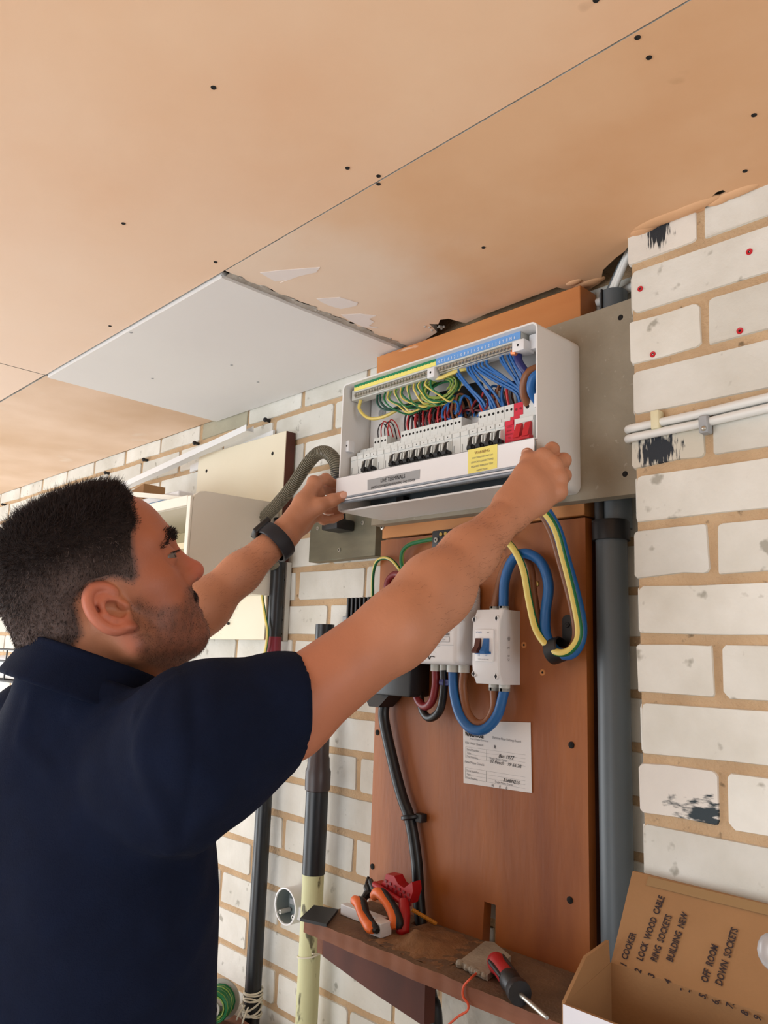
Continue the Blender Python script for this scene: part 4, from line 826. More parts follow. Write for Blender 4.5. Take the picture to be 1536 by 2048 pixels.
cb = thing('wall_cupboard', (-1.8, 0, ZBc), 'doorless white wall cupboard with cream inside, behind the face', 'cupboard')
mb = MB(); pp = [(YFc, ZBc), (YFc, ZT-.026), (YFc+.004, ZT-.012), (YFc+.014, ZT-.003), (YFc+.028, ZT), (-.0312, ZT+.004), (-.0312, ZBc)]
mb.prism([(XS-.012, y, z) for y, z in pp], 0, (.012, 0, 0), 'cupboard_side'); mb.build('side_panel', cb)
mb = MB(); mb.box((XLc, YFc, ZBc), (XLc+.014, -.0312, ZT-.006), 'cupboard_side'); mb.build('side_panel', cb)
mb = MB(); mb.box((XLc+.0145, YFc+.016, ZT-.030), (XS-.0125, -.0312, ZT-.016), 'cupboard_white'); mb.build('top_panel', cb)
mb = MB(); mb.box((XLc+.0145, YFc+.002, ZBc), (XS-.0125, -.0312, ZBc+.014), 'cupboard_white'); mb.build('bottom_panel', cb)
mb = MB(); mb.box((XLc+.0145, -.040, ZBc+.0145), (XS-.0125, -.0312, ZT-.0305), 'cupboard_in'); mb.build('back_panel', cb)
mb = MB(); mb.box((XLc+.0145, YFc+.03, 1.755), (XS-.0125, -.0405, 1.768), 'cupboard_in'); mb.build('shelf', cb)
mb = MB(); mb.box((XS-.0135, YFc-.006, ZBc), (XS+.0005, YFc-.0002, ZT-.014), 'cupboard_white', .001, 1); mb.box((XLc, YFc-.006, ZT-.034), (XS-.014, YFc-.0002, ZT-.012), 'cupboard_white', .001, 1); mb.box((XLc, YFc-.006, ZBc), (XLc+.014, YFc-.0002, ZT-.035), 'cupboard_white', .001, 1); mb.build('edge_strip', cb)
tp_ = ZT-.0155
pk = thing('flat_packet', (-1.8, -.15, tp_), 'flat white packet with a blue label on the cupboard top', 'packet')
mb = MB(); mb.box((-2.02, -.199, tp_), (-1.622, -.09, tp_+.042), 'paper', .002, 1); mb.build('packet', pk)
l0, l1 = pY(292, 1008, -.1995), pY(347, 1004, -.1995); mb = MB(); mb.box((l0[0], -.1998, l1[2]-.0085), (l1[0], -.1992, l1[2]+.0105), 'book_blue'); o = mb.build('label_panel', pk, 'blue label'); mb = MB(); mb.box((l0[0]+.022, -.2002, l1[2]-.004), (l0[0]+.095, -.1998, l1[2]+.006), 'paper'); mb.build('white_strip', o)
a_, b_ = pY(222, 985, -.21), pY(388, 1001, -.21); b_[2] = max(b_[2], tp_+.002); mb = MB(); mb.prism([a_-V(0, 0, .005), b_-V(0, 0, .003), b_+V(0, 0, .007), a_+V(0, 0, .007)][::-1], 1, (0, .009, 0), 'cupboard_white'); mb.build('white_batten', None, 'thin white batten leaning over the packet on the cupboard top', 'batten')
p = pY(290, 985, -.14); zb_ = tp_+.0425; mb = MB(); mb.prism([(p[0]-.07, -.17, zb_), (p[0]+.05, -.17, zb_), (p[0]+.05, -.17, p[2]+.012), (p[0]-.01, -.17, p[2]+.002)], 1, (0, .06, 0), 'card_brown'); mb.build('wood_offcut', None, 'tan wood offcut on top of the flat packet', 'offcut')
def bar_between(a, b, w_, h, m, name, label, cat, th=.0018):
    a, b = np.asarray(a), np.asarray(b); d = nrm(b-a); s_ = V(0, -1, 0); s_ = nrm(s_-d*(s_@d)); u = np.cross(s_, d)
    if u[2] < 0: u = -u
    prof = [(0, 0), (w_, 0), (w_, h), (w_-th, h), (w_-th, th), (th, th), (th, h), (0, h)]
    mb = MB(); mb.prism([a+s_*p_+u*q_ for p_, q_ in prof], 0, b-a, m); return mb.build(name, None, label, cat)
t0, t1 = pY(150, 1020, -.05), pY(508, 856, -.05)
bar_between(t0-V(0, 0, .012), t1-V(0, 0, .012), .022, .016, 'trunking', 'cable_trunking', 'length of white cable trunking leaning across the bricks above the cupboard', 'trunking')
t0, t1 = pY(380, 935, -.012), pY(546, 866, -.012)
mb = MB(); d = t1-t0; mb.prism([t0+V(0, 0, -.014), t1+V(0, 0, -.012), t1+V(0, 0, .008), t0+V(0, 0, .006)], 1, (0, .006, 0), 'trunking'); mb.build('trunking_strip', None, 'flat white trunking lid tucked behind the cream board', 'trunking')
wr = thing('wire_basket', pY(10, 1340, -.2), 'black wire basket at far left behind the shoulder', 'basket')
q = pY(12, 1322, -.2); mb = MB()
for dz in (0, .035, -.06): mb.cyl(q+V(-.25, 0, dz), q+V(.12, 0, dz), .0035, 'black', 6)
for dx in (-.2, -.1, 0, .1): mb.cyl(q+V(dx, 0, .036), q+V(dx, 0, -.061), .0025, 'black', 6); mb.cyl(q+V(dx, 0, -.061), q+V(dx, .15, -.061), .0025, 'black', 6); mb.cyl(q+V(dx, .15, -.061), q+V(dx, .198, -.02), .0025, 'black', 6)
mb.build('wires', wr)
mb = MB(); mb.box(q+V(-.18, .03, -.056), q+V(.13, .13, .015), 'white_plastic', .012, 3); mb.build('plastic_tub', None, 'white plastic tub sitting in the black wire basket', 'tub')

# ------------------------------------------------------------------ shelf with tools
ZS = 1.117; YSF = -.205
SX0 = pZ(594, 1838, ZS)[0]; SX0 = -1.086; SX1 = -.575
sf = thing('wood_shelf', (-.83, 0, .94), 'old brown wooden shelf under the orange board', 'shelf')
r = random.Random(9); nx = 130; yk_ = lambda x: -.0885 if abs(x-XCB) < .016 else (-.0625 if x > -.662 else -.0558); XCB = P(845, 1866, -.072)[0]; xs = np.linspace(SX0, SX1, nx)
mb = MB(); fr = [(x, YSF+.0012*math.sin(x*70)+.0008*math.sin(x*190), ZS-.0004) for x in xs]; fb_ = [(x, YSF+.0010*math.sin(x*55+1), ZS-.022) for x in xs]; bk = [(x, yk_(x), ZS) for x in xs]; bb = [(x, yk_(x), ZS-.022) for x in xs]
vv = fr+fb_+bk+bb; F = []
for i in range(nx-1): F += [[nx+i, nx+i+1, i+1, i], [3*nx+i, 2*nx+i, 2*nx+i+1, 3*nx+i+1], [nx+i, 3*nx+i, 3*nx+i+1, nx+i+1]]
F += [[0, 2*nx, 3*nx, nx], [nx-1, 2*nx-1, 4*nx-1, 3*nx-1]]
mb.add(np.array(vv), F, 'shelf_wood'); mb.add(np.array(vv), [[i, i+1, 2*nx+i+1, 2*nx+i] for i in range(nx-1)], 'shelf_dust'); mb.build('plank', sf)
ya = -.172; ap = [pY(u, v, ya) for u, v in ((645, 1878), (645, 1912), (735, 1978), (862, 2060))]; xr = pY(850, 1975, ya)[0]
mb = MB(); mb.prism([(ap[0][0], ya, ZS-.0225), (ap[1][0], ya, ap[1][2]), (ap[2][0], ya, ap[2][2]), (xr, ya, ap[3][2]), (xr, ya, ZS-.0225)], 1, (0, .022, 0), 'apron_wood'); mb.build('apron', sf)
mb = MB(); mb.box((ap[0][0]-.016, ya+.002, ap[1][2]), (ap[0][0]-.0005, -.0005, ZS-.0225), 'shelf_wood', .001, 1); mb.build('end_block', sf)
# sawdust
mb = MB(); gx, gy = 46, 18; X_ = np.linspace(-.945, -.80, gx); Y_ = np.linspace(-.195, -.061, gy); hh = np.zeros((gx, gy))
for _ in range(40):
    a, b_, s_, h = r.uniform(-.97, -.83), r.uniform(-.16, -.075), r.uniform(.010, .022), r.uniform(.002, .007); hh += h*np.exp(-((X_[:, None]-a)**2+(Y_[None]-b_)**2)/s_**2)
hh *= np.clip(np.minimum.outer(np.minimum(X_-X_[0], X_[-1]-X_)/.03, np.minimum(Y_-Y_[0], Y_[-1]-Y_)/.02), 0, 1)*.75; hh += RNG.uniform(0, .0014, hh.shape)-.0012-.0012*np.sin(X_*160)[:, None]*np.cos(Y_*190)[None]
vv = [(X_[i], Y_[j], ZS+hh[i, j]) for i in range(gx) for j in range(gy)]
mb.add(np.array(vv), [[i*gy+j, (i+1)*gy+j, (i+1)*gy+j+1, i*gy+j+1] for i in range(gx-1) for j in range(gy-1)], 'sawdust', True); mb.build('sawdust', None, 'heap of brown sawdust on the shelf below the orange board', 'sawdust', kind='stuff')
mb = MB(); q = [pZ(u, v, ZS+.008) for u, v in ((918, 1922), (970, 1882), (988, 1884), (1022, 1912), (975, 1950))]; mb.prism(q, 2, (0, 0, -.0075), 'plaster_lump')
for i in range(12): a = r.random(); mb.ball(q[0]*(1-a)+q[4]*a+V(0, 0, -.003), r.uniform(.003, .006), 'plaster_lump', 4)
mb.build('plaster_slab', None, 'grey broken plaster slab on the shelf by the slot', 'plaster')
mb = MB(); q = [pZ(u, v, ZS+.005) for u, v in ((600, 1836), (653, 1848), (676, 1818), (628, 1810))]; mb.prism(q, 2, (0, 0, -.0046), 'black'); mb.build('black_tile', None, 'black rubber tile lying on the left end of the shelf', 'tile')
a, b_ = pZ(676, 1822, ZS+.010), pZ(772, 1850, ZS+.010)
mb = MB(); d = b_-a; d = V(d[0], 0, 0); mb.box((a[0]-.008, a[1]+.012, ZS+.0003), (b_[0]-.008, a[1]+.028, ZS+.017), 'white_plastic', .001, 1); mb.build('trunking_offcut', None, 'white trunking offcut lying on the shelf behind the pliers', 'trunking')
a = pZ(757, 1858, ZS+.012); mb = MB(); mb.box((a[0]-.019, a[1]-.002, ZS+.0003), (a[0]+.007, a[1]+.022, ZS+.021), 'white_plastic', .001, 1); mb.build('white_block', None, 'small white block between the two orange handles', 'block')
# pliers: two curved handles with black backs, jaws resting on the board
pl = thing('pliers', pZ(760, 1862, ZS), 'orange and black handled pliers standing on the shelf', 'pliers')
for hp_ in (((709, 1800), (718, 1808), (724, 1828), (735, 1848), (746, 1862)), ((748, 1792), (757, 1786), (775, 1808), (788, 1835), (789, 1858))):
    yb_ = pZ(hp_[-1][0], hp_[-1][1], ZS+.006)[1]-.010; ys = np.linspace(yb_+.022, yb_, 5); pt = [pY(u, v, y) for (u, v), y in zip(hp_, ys)]; p = spline(pt, 6); n = len(p)
    rr = np.interp(np.linspace(0, 1, n), [0, .15, .5, .9, 1], [.0075, .0088, .0072, .0088, .005])
    mb = MB(); mb.tube(p, rr, 'orange_grip', 12); h = mb.build('handle', pl); mb = MB(); mb.tube(p+V(.0065, .003, .001), rr*.88, 'black', 10); mb.build('grip_back', h)
j = [pY(738, 1786, -.095), pY(733, 1770, -.085), pY(737, 1755, -.075)]; mb = MB(); mb.tube(spline([pY(722, 1806, -.115), pY(733, 1790, -.100)]+j, 5), [.006]*5+[.007]*5+[.006]*5+[.003]*6, 'black', 8); mb.tube(spline([pY(757, 1790, -.118), pY(748, 1780, -.098), pY(741, 1762, -.08)], 5), .005, 'black', 8); mb.build('jaws', pl)
# red tool: handle, wide ribbed head
rt = thing('red_tool', pZ(806, 1882, ZS), 'red plastic tool with a wide toothed head on the shelf', 'tool')
p = [pY(u, v, y) for (u, v), y in zip(((808, 1800), (808, 1825), (806, 1850), (805, 1872)), (-.120, -.128, -.135, -.140))]
mb = MB(); q = spline(p, 6); mb.tube(q, np.interp(np.linspace(0, 1, len(q)), [0, .4, .9, 1], [.0085, .0105, .0105, .006]), 'tool_red', 14); mb.build('handle', rt)
hd = [(747, 1764), (760, 1770), (768, 1762), (772, 1748), (788, 1752), (796, 1768), (808, 1776), (824, 1764), (826, 1782), (818, 1808), (804, 1812), (790, 1802), (764, 1786)]
mb = MB(); pp = [pY(u, v, -.118) for u, v in hd]; mb.prism(pp[::-1], 1, (0, .020, 0), 'tool_red'); h = mb.build('head', rt)
mb = MB()
for i in range(6):
    for k in range(3):
        u, v = 772+i*9+k*2, 1762+i*5.5+k*10; p = pY(u, v, -.1185); mb.box(p+V(-.002, -.0012, -.002), p+V(.002, .0006, .002), 'dark_red')
mb.build('tooth', h)
mb = MB(); mb.tube(spline([pY(748, 1768, -.122), pY(775, 1786, -.124), pY(806, 1806, -.124)], 6), .0048, 'tool_red', 10); mb.build('edge_bar', rt)
mb = MB(); a, b_ = pY(824, 1819, -.112), pY(873, 1848, -.085); b_[2] = max(b_[2], ZS+.012); p = a+(b_-a)*np.linspace(0, 1, 30)[:, None]; mb.tube(p, np.where(np.arange(30) % 3 == 0, .0036, .0028), 'drill_yellow', 8); mb.build('drill_bit', None, 'ochre yellow masonry bit poking out beside the red tool', 'drill bit')
# screwdriver
sd = thing('screwdriver', pZ(1020, 1960, ZS), 'red and black screwdriver lying on the shelf front', 'screwdriver')
a, b_, c = pZ(988, 1918, ZS+.0165), pZ(1042, 1990, ZS+.0165), pZ(1094, 2036, ZS+.0150)
ax = nrm(b_-a); L_ = np.linalg.norm(b_-a)
mb = MB(); mb.lathe([(.0001, 0), (.008, .001), (.0125, .008), (.0138, .02), (.0118, .034), (.0125, L_*.55), (.013, L_*.6)], a, ax, 'tool_red', 18); mb.build('grip', sd, 'red grip')
mb = MB(); mb.lathe([(.0128, L_*.56), (.0140, L_*.62), (.0128, L_*.76), (.0112, L_*.80), (.0150, L_*.86), (.0150, L_*.97), (.0001, L_*1.0)], a, ax, 'black', 18)
for t in (.3, 2.2, 4.4): mb.cyl(a+ax*.018+V(0, 0, 0)+.0118*(math.cos(t)*nrm(np.cross(ax, [0, 0, 1]))+math.sin(t)*V(0, 0, 1)), a+ax*L_*.6+.0112*(math.cos(t)*nrm(np.cross(ax, [0, 0, 1]))+math.sin(t)*V(0, 0, 1)), .0032, 'black', 8)
mb.build('bolster', sd, 'black bolster'); mb = MB(); mb.tube([b_, b_+(c-b_)*.86, c], [.0030, .0030, .0022], 'steel', 10); mb.build('blade', sd)
cable('twine', [pZ(955, 1945, ZS+.002), pY(942, 1956, YSF-.003), pY(928, 1972, YSF-.004), pY(926, 1992, YSF-.004), pY(936, 2008, YSF-.004), pY(934, 2022, YSF-.002), pY(915, 2034, YSF-.003), pY(892, 2056, YSF-.003), pY(884, 2075, YSF-.003)], .0016, 'orange_string', 'orange twine hanging over the shelf front', 'twine', n=6)
mb = MB(); a, b_ = pY(872, 1968, -.004), pY(1035, 2010, -.004); mb.box((pY(885, 1990, -.01)[0], -.012, .86), (pY(1032, 2040, -.01)[0], -.0005, ZS-.024), 'plaster_pale', .001, 1); mb.build('plaster_patch', None, 'grey plaster patch on the wall under the shelf', 'plaster')

# ------------------------------------------------------------------ spool, string, crate at lower left
q = pY(434, 2008, -.115); sR = .038
cr_ = thing('wooden_crate', (q[0]-.05, -.15, 0), 'plain wooden crate against the wall under the cable drum', 'crate')
for i in range(5):
    mb = MB(); z = .02+i*(q[2]-sR-.02)/5; mb.box((q[0]-.30, -.24, z), (q[0]+.075, -.225, z+(q[2]-sR-.03)/5), 'shelf_wood', .001, 1); mb.build('slat', cr_)
mb = MB(); mb.box((q[0]-.30, -.224, 0), (q[0]-.285, -.06, q[2]-sR-.012), 'shelf_wood'); mb.box((q[0]+.060, -.224, 0), (q[0]+.075, -.06, q[2]-sR-.012), 'shelf_wood'); mb.build('side', cr_)
mb = MB(); mb.box((q[0]-.30, -.24, q[2]-sR-.0115), (q[0]+.075, -.06, q[2]-sR-.0005), 'shelf_wood'); mb.build('top', cr_)
so = thing('cable_drum', (q[0], q[1], q[2]-sR), 'drum of green wire on the crate behind the torso', 'drum')
axd = nrm(V(.55, -.8, 0))
mb = MB(); mb.lathe([(.012, .022), (sR, .022), (sR, .026), (.012, .026), (.012, .022)], q, -axd, 'spool', 32); mb.lathe([(.012, .022), (.016, .022), (.016, .026), (.012, .026), (.012, .022)], q, axd, 'spool', 32); mb.build('flange', so)
pts = [q+axd*(-.020+.0024*(i % 17))+(.022+.0035*(i//17)+.001*math.sin(i))*(math.cos(t)*np.cross(axd, [0, 0, 1])+math.sin(t)*V(0, 0, 1)) for i in range(51) for t in np.linspace(0, 2*math.pi, 14, endpoint=False)]
mb = MB(); mb.tube(pts, .0014, 'green', 5, m2='lime', pat=lambda i, j: (i//14) % 4 == 0); mb.build('green_wire', so)
z0 = pY(515, 2020, -.03)[2]; mb = MB()
for i in range(9):
    t = np.linspace(0, 2*math.pi, 14); tl = rw.uniform(-.9, .9); ph = rw.uniform(0, 6)
    mb.tube(np.stack([pc[0]+(pr_+.003)*np.cos(t), -.030+(pr_+.003)*np.sin(t), z0-.012+.0055*i+.016*np.sin(t+ph)*tl], 1), .0019, 'string', 5, False)
for i in range(4): mb.tube(spline([(pc[0]-.02+.012*i, -.052, z0+.01), (pc[0]-.035+.02*i, -.07, z0-.01), (pc[0]-.03+.014*i, -.066, z0-.05), (pc[0]+.01*i, -.06, z0-.09)], 5), .0018, 'string', 5)
mb.build('string_tangle', None, 'tangle of white string tied round the black pipe foot', 'string')

# ------------------------------------------------------------------ cardboard box at the lower right
YB = -.20; cl_ = pY(1222, 1925, YB); ztop = cl_[2]; xL = cl_[0]; xRr = -.16; zfl = .86
bxo = thing('cardboard_box', (-.34, -.3, zfl), 'open brown cardboard box with white outside and handwritten list on its flap', 'box')
def slab(q, off, m_in, m_out, name, label=None):
    """thin card panel: inner face q (4 pts), thickness off"""
    q = np.array(q); n = len(q); o_ = q+np.asarray(off); mb = MB(); mb.add(q, [list(range(n))], m_in); mb.add(o_, [list(range(n))[::-1]], m_out)
    mb.add(np.vstack([q, o_]), [[i, n+i, n+(i+1) % n, (i+1) % n] for i in range(n)], m_in); return mb.build(name, bxo, label)
T = .004
ft = pY(1265, 1742, -.128); ftr = V(xRr, -.128, ft[2]-.004); fl = V(xL, YB, ztop); flr = V(xRr, YB, ztop)
flap = slab([fl, flr, ftr, ft], (0, T, 0), 'card_brown', 'card_white', 'back_flap', 'flap with handwritten list')
slab([(xL, YB, zfl), (xRr, YB, zfl), flr, fl], (0, T, 0), 'card_brown', 'card_white', 'back_wall')
# front-left corner: where the white outside begins
f0 = None
for yy in np.linspace(-.24, -.5, 60):
    p = pX(1129, 2006, xL-.0)
fl0 = pX(1130, 2006, xL); 
yfc, zfc = fl0[1], fl0[2]
slab([(xL, YB, zfl), (xL, YB, ztop), (xL, yfc, zfc), (xL, yfc, zfl)], (-T, 0, 0), 'card_brown', 'card_white', 'left_wall')
sl = [pX(u, v, xL) for u, v in ((1238, 1873), (1173, 1914))]
slab([(xL, YB-.002, ztop), (xL, sl[0][1] if sl[0][1] < YB else YB-.004, sl[0][2]), (xL, sl[1][1], sl[1][2]), (xL, yfc, zfc)], (-T, 0, 0), 'card_brown', 'card_white', 'left_flap')
slab([(xL, yfc, zfl), (xL, yfc, zfc), (xRr, yfc, zfc), (xRr, yfc, zfl)], (0, -T, 0), 'card_brown', 'card_white', 'front_wall')
slab([(xRr, yfc, zfl), (xRr, yfc, zfc), (xRr, YB, ztop), (xRr, YB, zfl)], (T, 0, 0), 'card_brown', 'card_white', 'right_wall')
slab([(xL, YB, zfl), (xL, yfc, zfl), (xRr, yfc, zfl), (xRr, YB, zfl)], (0, 0, -T), 'card_brown', 'card_white', 'base')
fu = nrm(ft-fl); fu = nrm(V(0, fu[1], fu[2])); fh = np.linalg.norm(ft-fl); fn = nrm(np.cross(V(1, 0, 0), fu))
if fn[1] > 0: fn = -fn
mb = MB(); a = fl+fu*fh*.875+fn*.0006; mb.prism([a+V(.012, 0, 0), a+V(xRr-xL-.005, 0, 0), a+V(xRr-xL-.005, 0, 0)+fu*fh*.10, a+V(.012, 0, 0)+fu*fh*.10], 1, fn*.0003, 'tape_tan'); mb.build('tape_strip', bxo)
def plane_pt(u, v):
    d = ray(u, v); t = ((fl-CAM)@fn)/(d@fn); return CAM+d*t
def hand(s_, u, v, sz_): text(s_, plane_pt(u, v)+fn*.0006, nrm(fu+V(.04, 0, 0)), (-1, 0, 0), sz_, 'ink_dark', flap, name='handwriting', align='LEFT', shear=.25, squeeze=.69, bold=.0003)
for s_, u, v in (('1', 1252, 1936), ('COOKER', 1254, 1922), ('2', 1281, 1948), ('LOCK  WOOD  CABLE', 1285, 1924), ('3', 1308, 1958), ('RING  SOCKETS', 1313, 1926), ('4', 1341, 1970), ('BUILDING  NEW', 1345, 1926), ('-', 1366, 1984), ('-', 1383, 1988), ('5.', 1411, 2000), ('OFF  ROOM', 1415, 1968), ('6.', 1437, 2012), ('DOWN  SOCKETS', 1444, 1974), ('7.', 1466, 2020), ('8', 1496, 2034), ('9', 1522, 2044)): hand(s_, u, v, .0112)
bs = thing('side_table', (-.345, -.34, 0), 'plain painted stand under the cardboard box', 'stand')
mb = MB(); mb.box((xL-.02, yfc-.03, zfl-.03), (xRr+.02, -.125, zfl-T-.0005), 'shelf_wood', .002, 1); mb.build('top', bs)
for x in (xL+.01, xRr-.01):
    for y in (yfc+.01, -.16): mb = MB(); mb.box((x-.02, y-.02, 0), (x+.02, y+.02, zfl-.0305), 'shelf_wood', .002, 1); mb.build('leg', bs)
mb = MB(); p = pY(1545, 1905, YB-.06); mb.ball(p, .014, 'clear_plastic', 8, (1.0, .6, 1.2)); mb.build('plastic_bag', None, 'crumpled clear plastic poking out of the box at the right edge', 'bag')
# ---- pose (pixel of the photo + real depth from the camera, or metres)
HAZ, HPT = 24.0, 26.0
HEAR = (228, 1232, .862)
NECK = (178, 1420, .935)
SHR, SHL = (-.745, -.672, 1.386), (-1.115, -.665, 1.430)
ELR, WRI_R = (795, 1255, .868), (1012, 1032, 1.035)
ELL, WRI_L = (330, 1282, 1.235), (566, 1070, 1.350)
SLV = .545; BODY_H = .0020
COLLAR = (186, 1328, .905); COLN = (.08, .30, .95)
WATCH = (551, 1084, 1.338); WATCH_R = .0325
SKIN_RGB = (188, 129, 98)
D3 = pD
def right_hand():
    W_ = D3(1022, 1022, 1.042)
    mc = [D3(1086, 914, 1.083), D3(1106, 932, 1.078), D3(1116, 957, 1.072), D3(1116, 985, 1.066)]
    fing = [[D3(1104, 899, 1.106), D3(1103, 903, 1.120), D3(1098, 908, 1.128)],
            [D3(1127, 921, 1.108), D3(1126, 930, 1.124), D3(1119, 936, 1.132)],
            [D3(1128, 951, 1.104), D3(1126, 958, 1.120), D3(1119, 961, 1.128)],
            [D3(1122, 984, 1.096), D3(1119, 988, 1.110), D3(1112, 988, 1.118)]]
    th = [D3(1020, 1000, 1.050), D3(1050, 948, 1.072), D3(1058, 922, 1.088), D3(1055, 908, 1.100)]
    return W_, mc, fing, th, (.0092, .0095, .0090, .0080), nrm(-FW+UP*.2)
def left_hand():
    W_ = D3(574, 1064, 1.357)
    mc = [D3(630, 966, 1.398), D3(634, 986, 1.418), D3(634, 1008, 1.428), D3(628, 1031, 1.425)]
    fing = [[D3(652, 958, 1.428), D3(668, 968, 1.440), D3(680, 972, 1.446)],
            [D3(650, 978, 1.455), D3(668, 984, 1.462), D3(682, 986, 1.462)],
            [D3(655, 1018, 1.450), D3(672, 1022, 1.450), D3(686, 1020, 1.448)],
            [D3(648, 1040, 1.432), D3(666, 1038, 1.438), D3(681, 1033, 1.440)]]
    th = [D3(600, 1036, 1.370), D3(638, 1012, 1.378), D3(664, 1001, 1.390), D3(686, 992, 1.397)]
    return W_, mc, fing, th, (.0092, .0095, .0090, .0080), nrm(-RT*.6+UP*.5-FW*.3)
HANDS = (right_hand, left_hand)
def NAILS():
    return [(D3(688, 990, 1.3885), -FW*.9+UP*.25+RT*.2, D3(686, 992, 1.397)-D3(664, 1001, 1.39)), (D3(1053, 908, 1.0925), -FW*.8-RT*.5+UP*.2, D3(1055, 908, 1.1)-D3(1058, 922, 1.088))]
CUTN = (.30, -.05, -.22)
# ------------------------------------------------------------------ the man: implicit surfaces meshed with surface nets
F32 = np.float32
class Cone:
    def __init__(s, a, b, ra, rb): s.a = np.asarray(a, F32); s.b = np.asarray(b, F32); s.ra = F32(ra); s.rb = F32(rb); s.c = (s.a+s.b)/2; s.R = float(np.linalg.norm(s.b-s.a))/2+max(ra, rb)
    def __call__(s, p):
        ba = s.b-s.a; q = p-s.a; t = np.clip(q@ba/F32(max(ba@ba, 1e-12)), 0, 1); d = q-t[:, None]*ba
        return np.sqrt(np.einsum('ij,ij->i', d, d))-(s.ra+(s.rb-s.ra)*t)
class Ell:
    def __init__(s, c, r, A=None): s.c = np.asarray(c, F32); s.r = np.asarray(r, F32); s.A = None if A is None else np.asarray(A, F32); s.R = float(max(r))
    def __call__(s, p):
        q = p-s.c
        if s.A is not None: q = q@s.A.T
        u = q/s.r; k0 = np.sqrt(np.einsum('ij,ij->i', u, u))+F32(1e-6); u /= s.r; k1 = np.sqrt(np.einsum('ij,ij->i', u, u))+F32(1e-6)
        return k0*(k0-1)/k1
class Field:
    def __init__(s): s.ops = []; s.disp = None
    def u(s, prim, k=.01): s.ops.append(('u', prim, k)); return s
    def s_(s, prim, k=.005): s.ops.append(('s', prim, k)); return s
    def __call__(s, p):
        c = p.mean(0); R = float(np.sqrt(((p-c)**2).sum(1).max())); d = np.full(len(p), .2, F32)
        for op, pr, k in s.ops:
            if np.linalg.norm(pr.c-c)-pr.R-R > .05+k: continue
            e = pr(p)
            if op == 'u': h = np.maximum(k-np.abs(d-e), 0)/k; d = np.minimum(d, e)-h*h*F32(k*.25)
            else: e = -e; h = np.maximum(k-np.abs(d-e), 0)/k; d = np.maximum(d, e)+h*h*F32(k*.25)
        if s.disp is not None: d = d+s.disp(p)
        return d
def nets(f, lo, hi, h, B=8, margin=1.5):
    lo = np.asarray(lo, F32); n = np.ceil((np.asarray(hi)-lo)/(h*B)).astype(int)
    g = np.stack(np.meshgrid(*[np.arange(k) for k in n], indexing='ij'), -1).reshape(-1, 3)
    # coarse test, in spatial groups so that far shapes are skipped
    C = lo+(g+.5).astype(F32)*F32(h*B); keep = np.zeros(len(g), bool); half = h*B*.866
    gg = (g//5); key = gg[:, 0]*10000+gg[:, 1]*100+gg[:, 2]
    for k in np.unique(key):
        m = np.where(key == k)[0]; keep[m] = np.abs(f(C[m])) < half*margin+.004
    g = g[keep]; o = np.stack(np.meshgrid(*[np.arange(B+1)]*3, indexing='ij'), -1).reshape(-1, 3)
    cells = []; verts = []; edges = []
    off = np.array([[i, j, k] for i in (0, 1) for j in (0, 1) for k in (0, 1)])
    for b in g:
        ix = b*B; P_ = lo+(ix+o).astype(F32)*F32(h); d = f(P_).reshape(B+1, B+1, B+1)
        if d.min() > 0 or d.max() < 0: continue
        s_ = d < 0; cnt = np.zeros((B, B, B), int); acc = np.zeros((B, B, B, 3)); 
        sub = [s_[i:B+i, j:B+j, k:B+k] for i, j, k in off]; dv = [d[i:B+i, j:B+j, k:B+k] for i, j, k in off]
        for a in range(8):
            for ax in range(3):
                bb = a | (4 >> ax)
                if bb == a: continue
                x = sub[a] != sub[bb]; t = np.where(x, dv[a]/np.where(x, dv[a]-dv[bb], 1), 0)
                cnt += x
                for q in range(3): acc[..., q] += np.where(x, off[a][q]+(t if q == ax else 0), 0)
        act = cnt > 0; ii = np.argwhere(act); verts.append((ii+ix)+acc[act]/cnt[act][:, None]); cells.append(ii+ix)
        for ax, bb in ((0, 4), (1, 2), (2, 1)):
            x = sub[0] != sub[bb]; e = np.argwhere(x)
            if len(e): edges.append(np.column_stack([e+ix, np.full(len(e), ax), sub[0][x].astype(int)]))
    cells = np.vstack(cells)+2; verts = np.vstack(verts); edges = np.vstack(edges); edges[:, :3] += 2
    enc = lambda c: (c[:, 0].astype(np.int64)*4096+c[:, 1])*4096+c[:, 2]
    kk = enc(cells); od = np.argsort(kk); ks = kk[od]
    def find(c): e = enc(c); p = np.searchsorted(ks, e); p = np.clip(p, 0, len(ks)-1); return od[p], ks[p] == e
    quads = []
    for ax in range(3):
        e = edges[edges[:, 3] == ax]; c = e[:, :3]; a1, a2 = [(1, 2), (2, 0), (0, 1)][ax]; u = np.zeros(3, int); v = np.zeros(3, int); u[a1] = 1; v[a2] = 1
        r_ = [find(c), find(c-u), find(c-u-v), find(c-v)]; ok = r_[0][1] & r_[1][1] & r_[2][1] & r_[3][1]
        q = np.stack([x[0] for x in r_], 1)[ok]; flip = e[ok][:, 4] == 0; q[flip] = q[flip][:, ::-1]; quads.append(q)
    Vx = lo+verts*h
    return Vx, np.vstack(quads)
def evalf(f, P_, ch=3000):
    od = np.lexsort((np.round(P_[:, 2]*12), np.round(P_[:, 1]*12), np.round(P_[:, 0]*12))); out = np.zeros(len(P_), F32)
    for i in range(0, len(od), ch): m = od[i:i+ch]; out[m] = f(P_[m].astype(F32))
    return out
def refine(f, Vx, it=1, e=.0006):
    for _ in range(it):
        d = evalf(f, Vx); g = np.stack([evalf(f, Vx+np.eye(3)[i]*e)-d for i in range(3)], 1)/e
        n2 = (g*g).sum(1); Vx = Vx-np.clip(d/np.maximum(n2, .2), -.002, .002)[:, None]*g
    return Vx
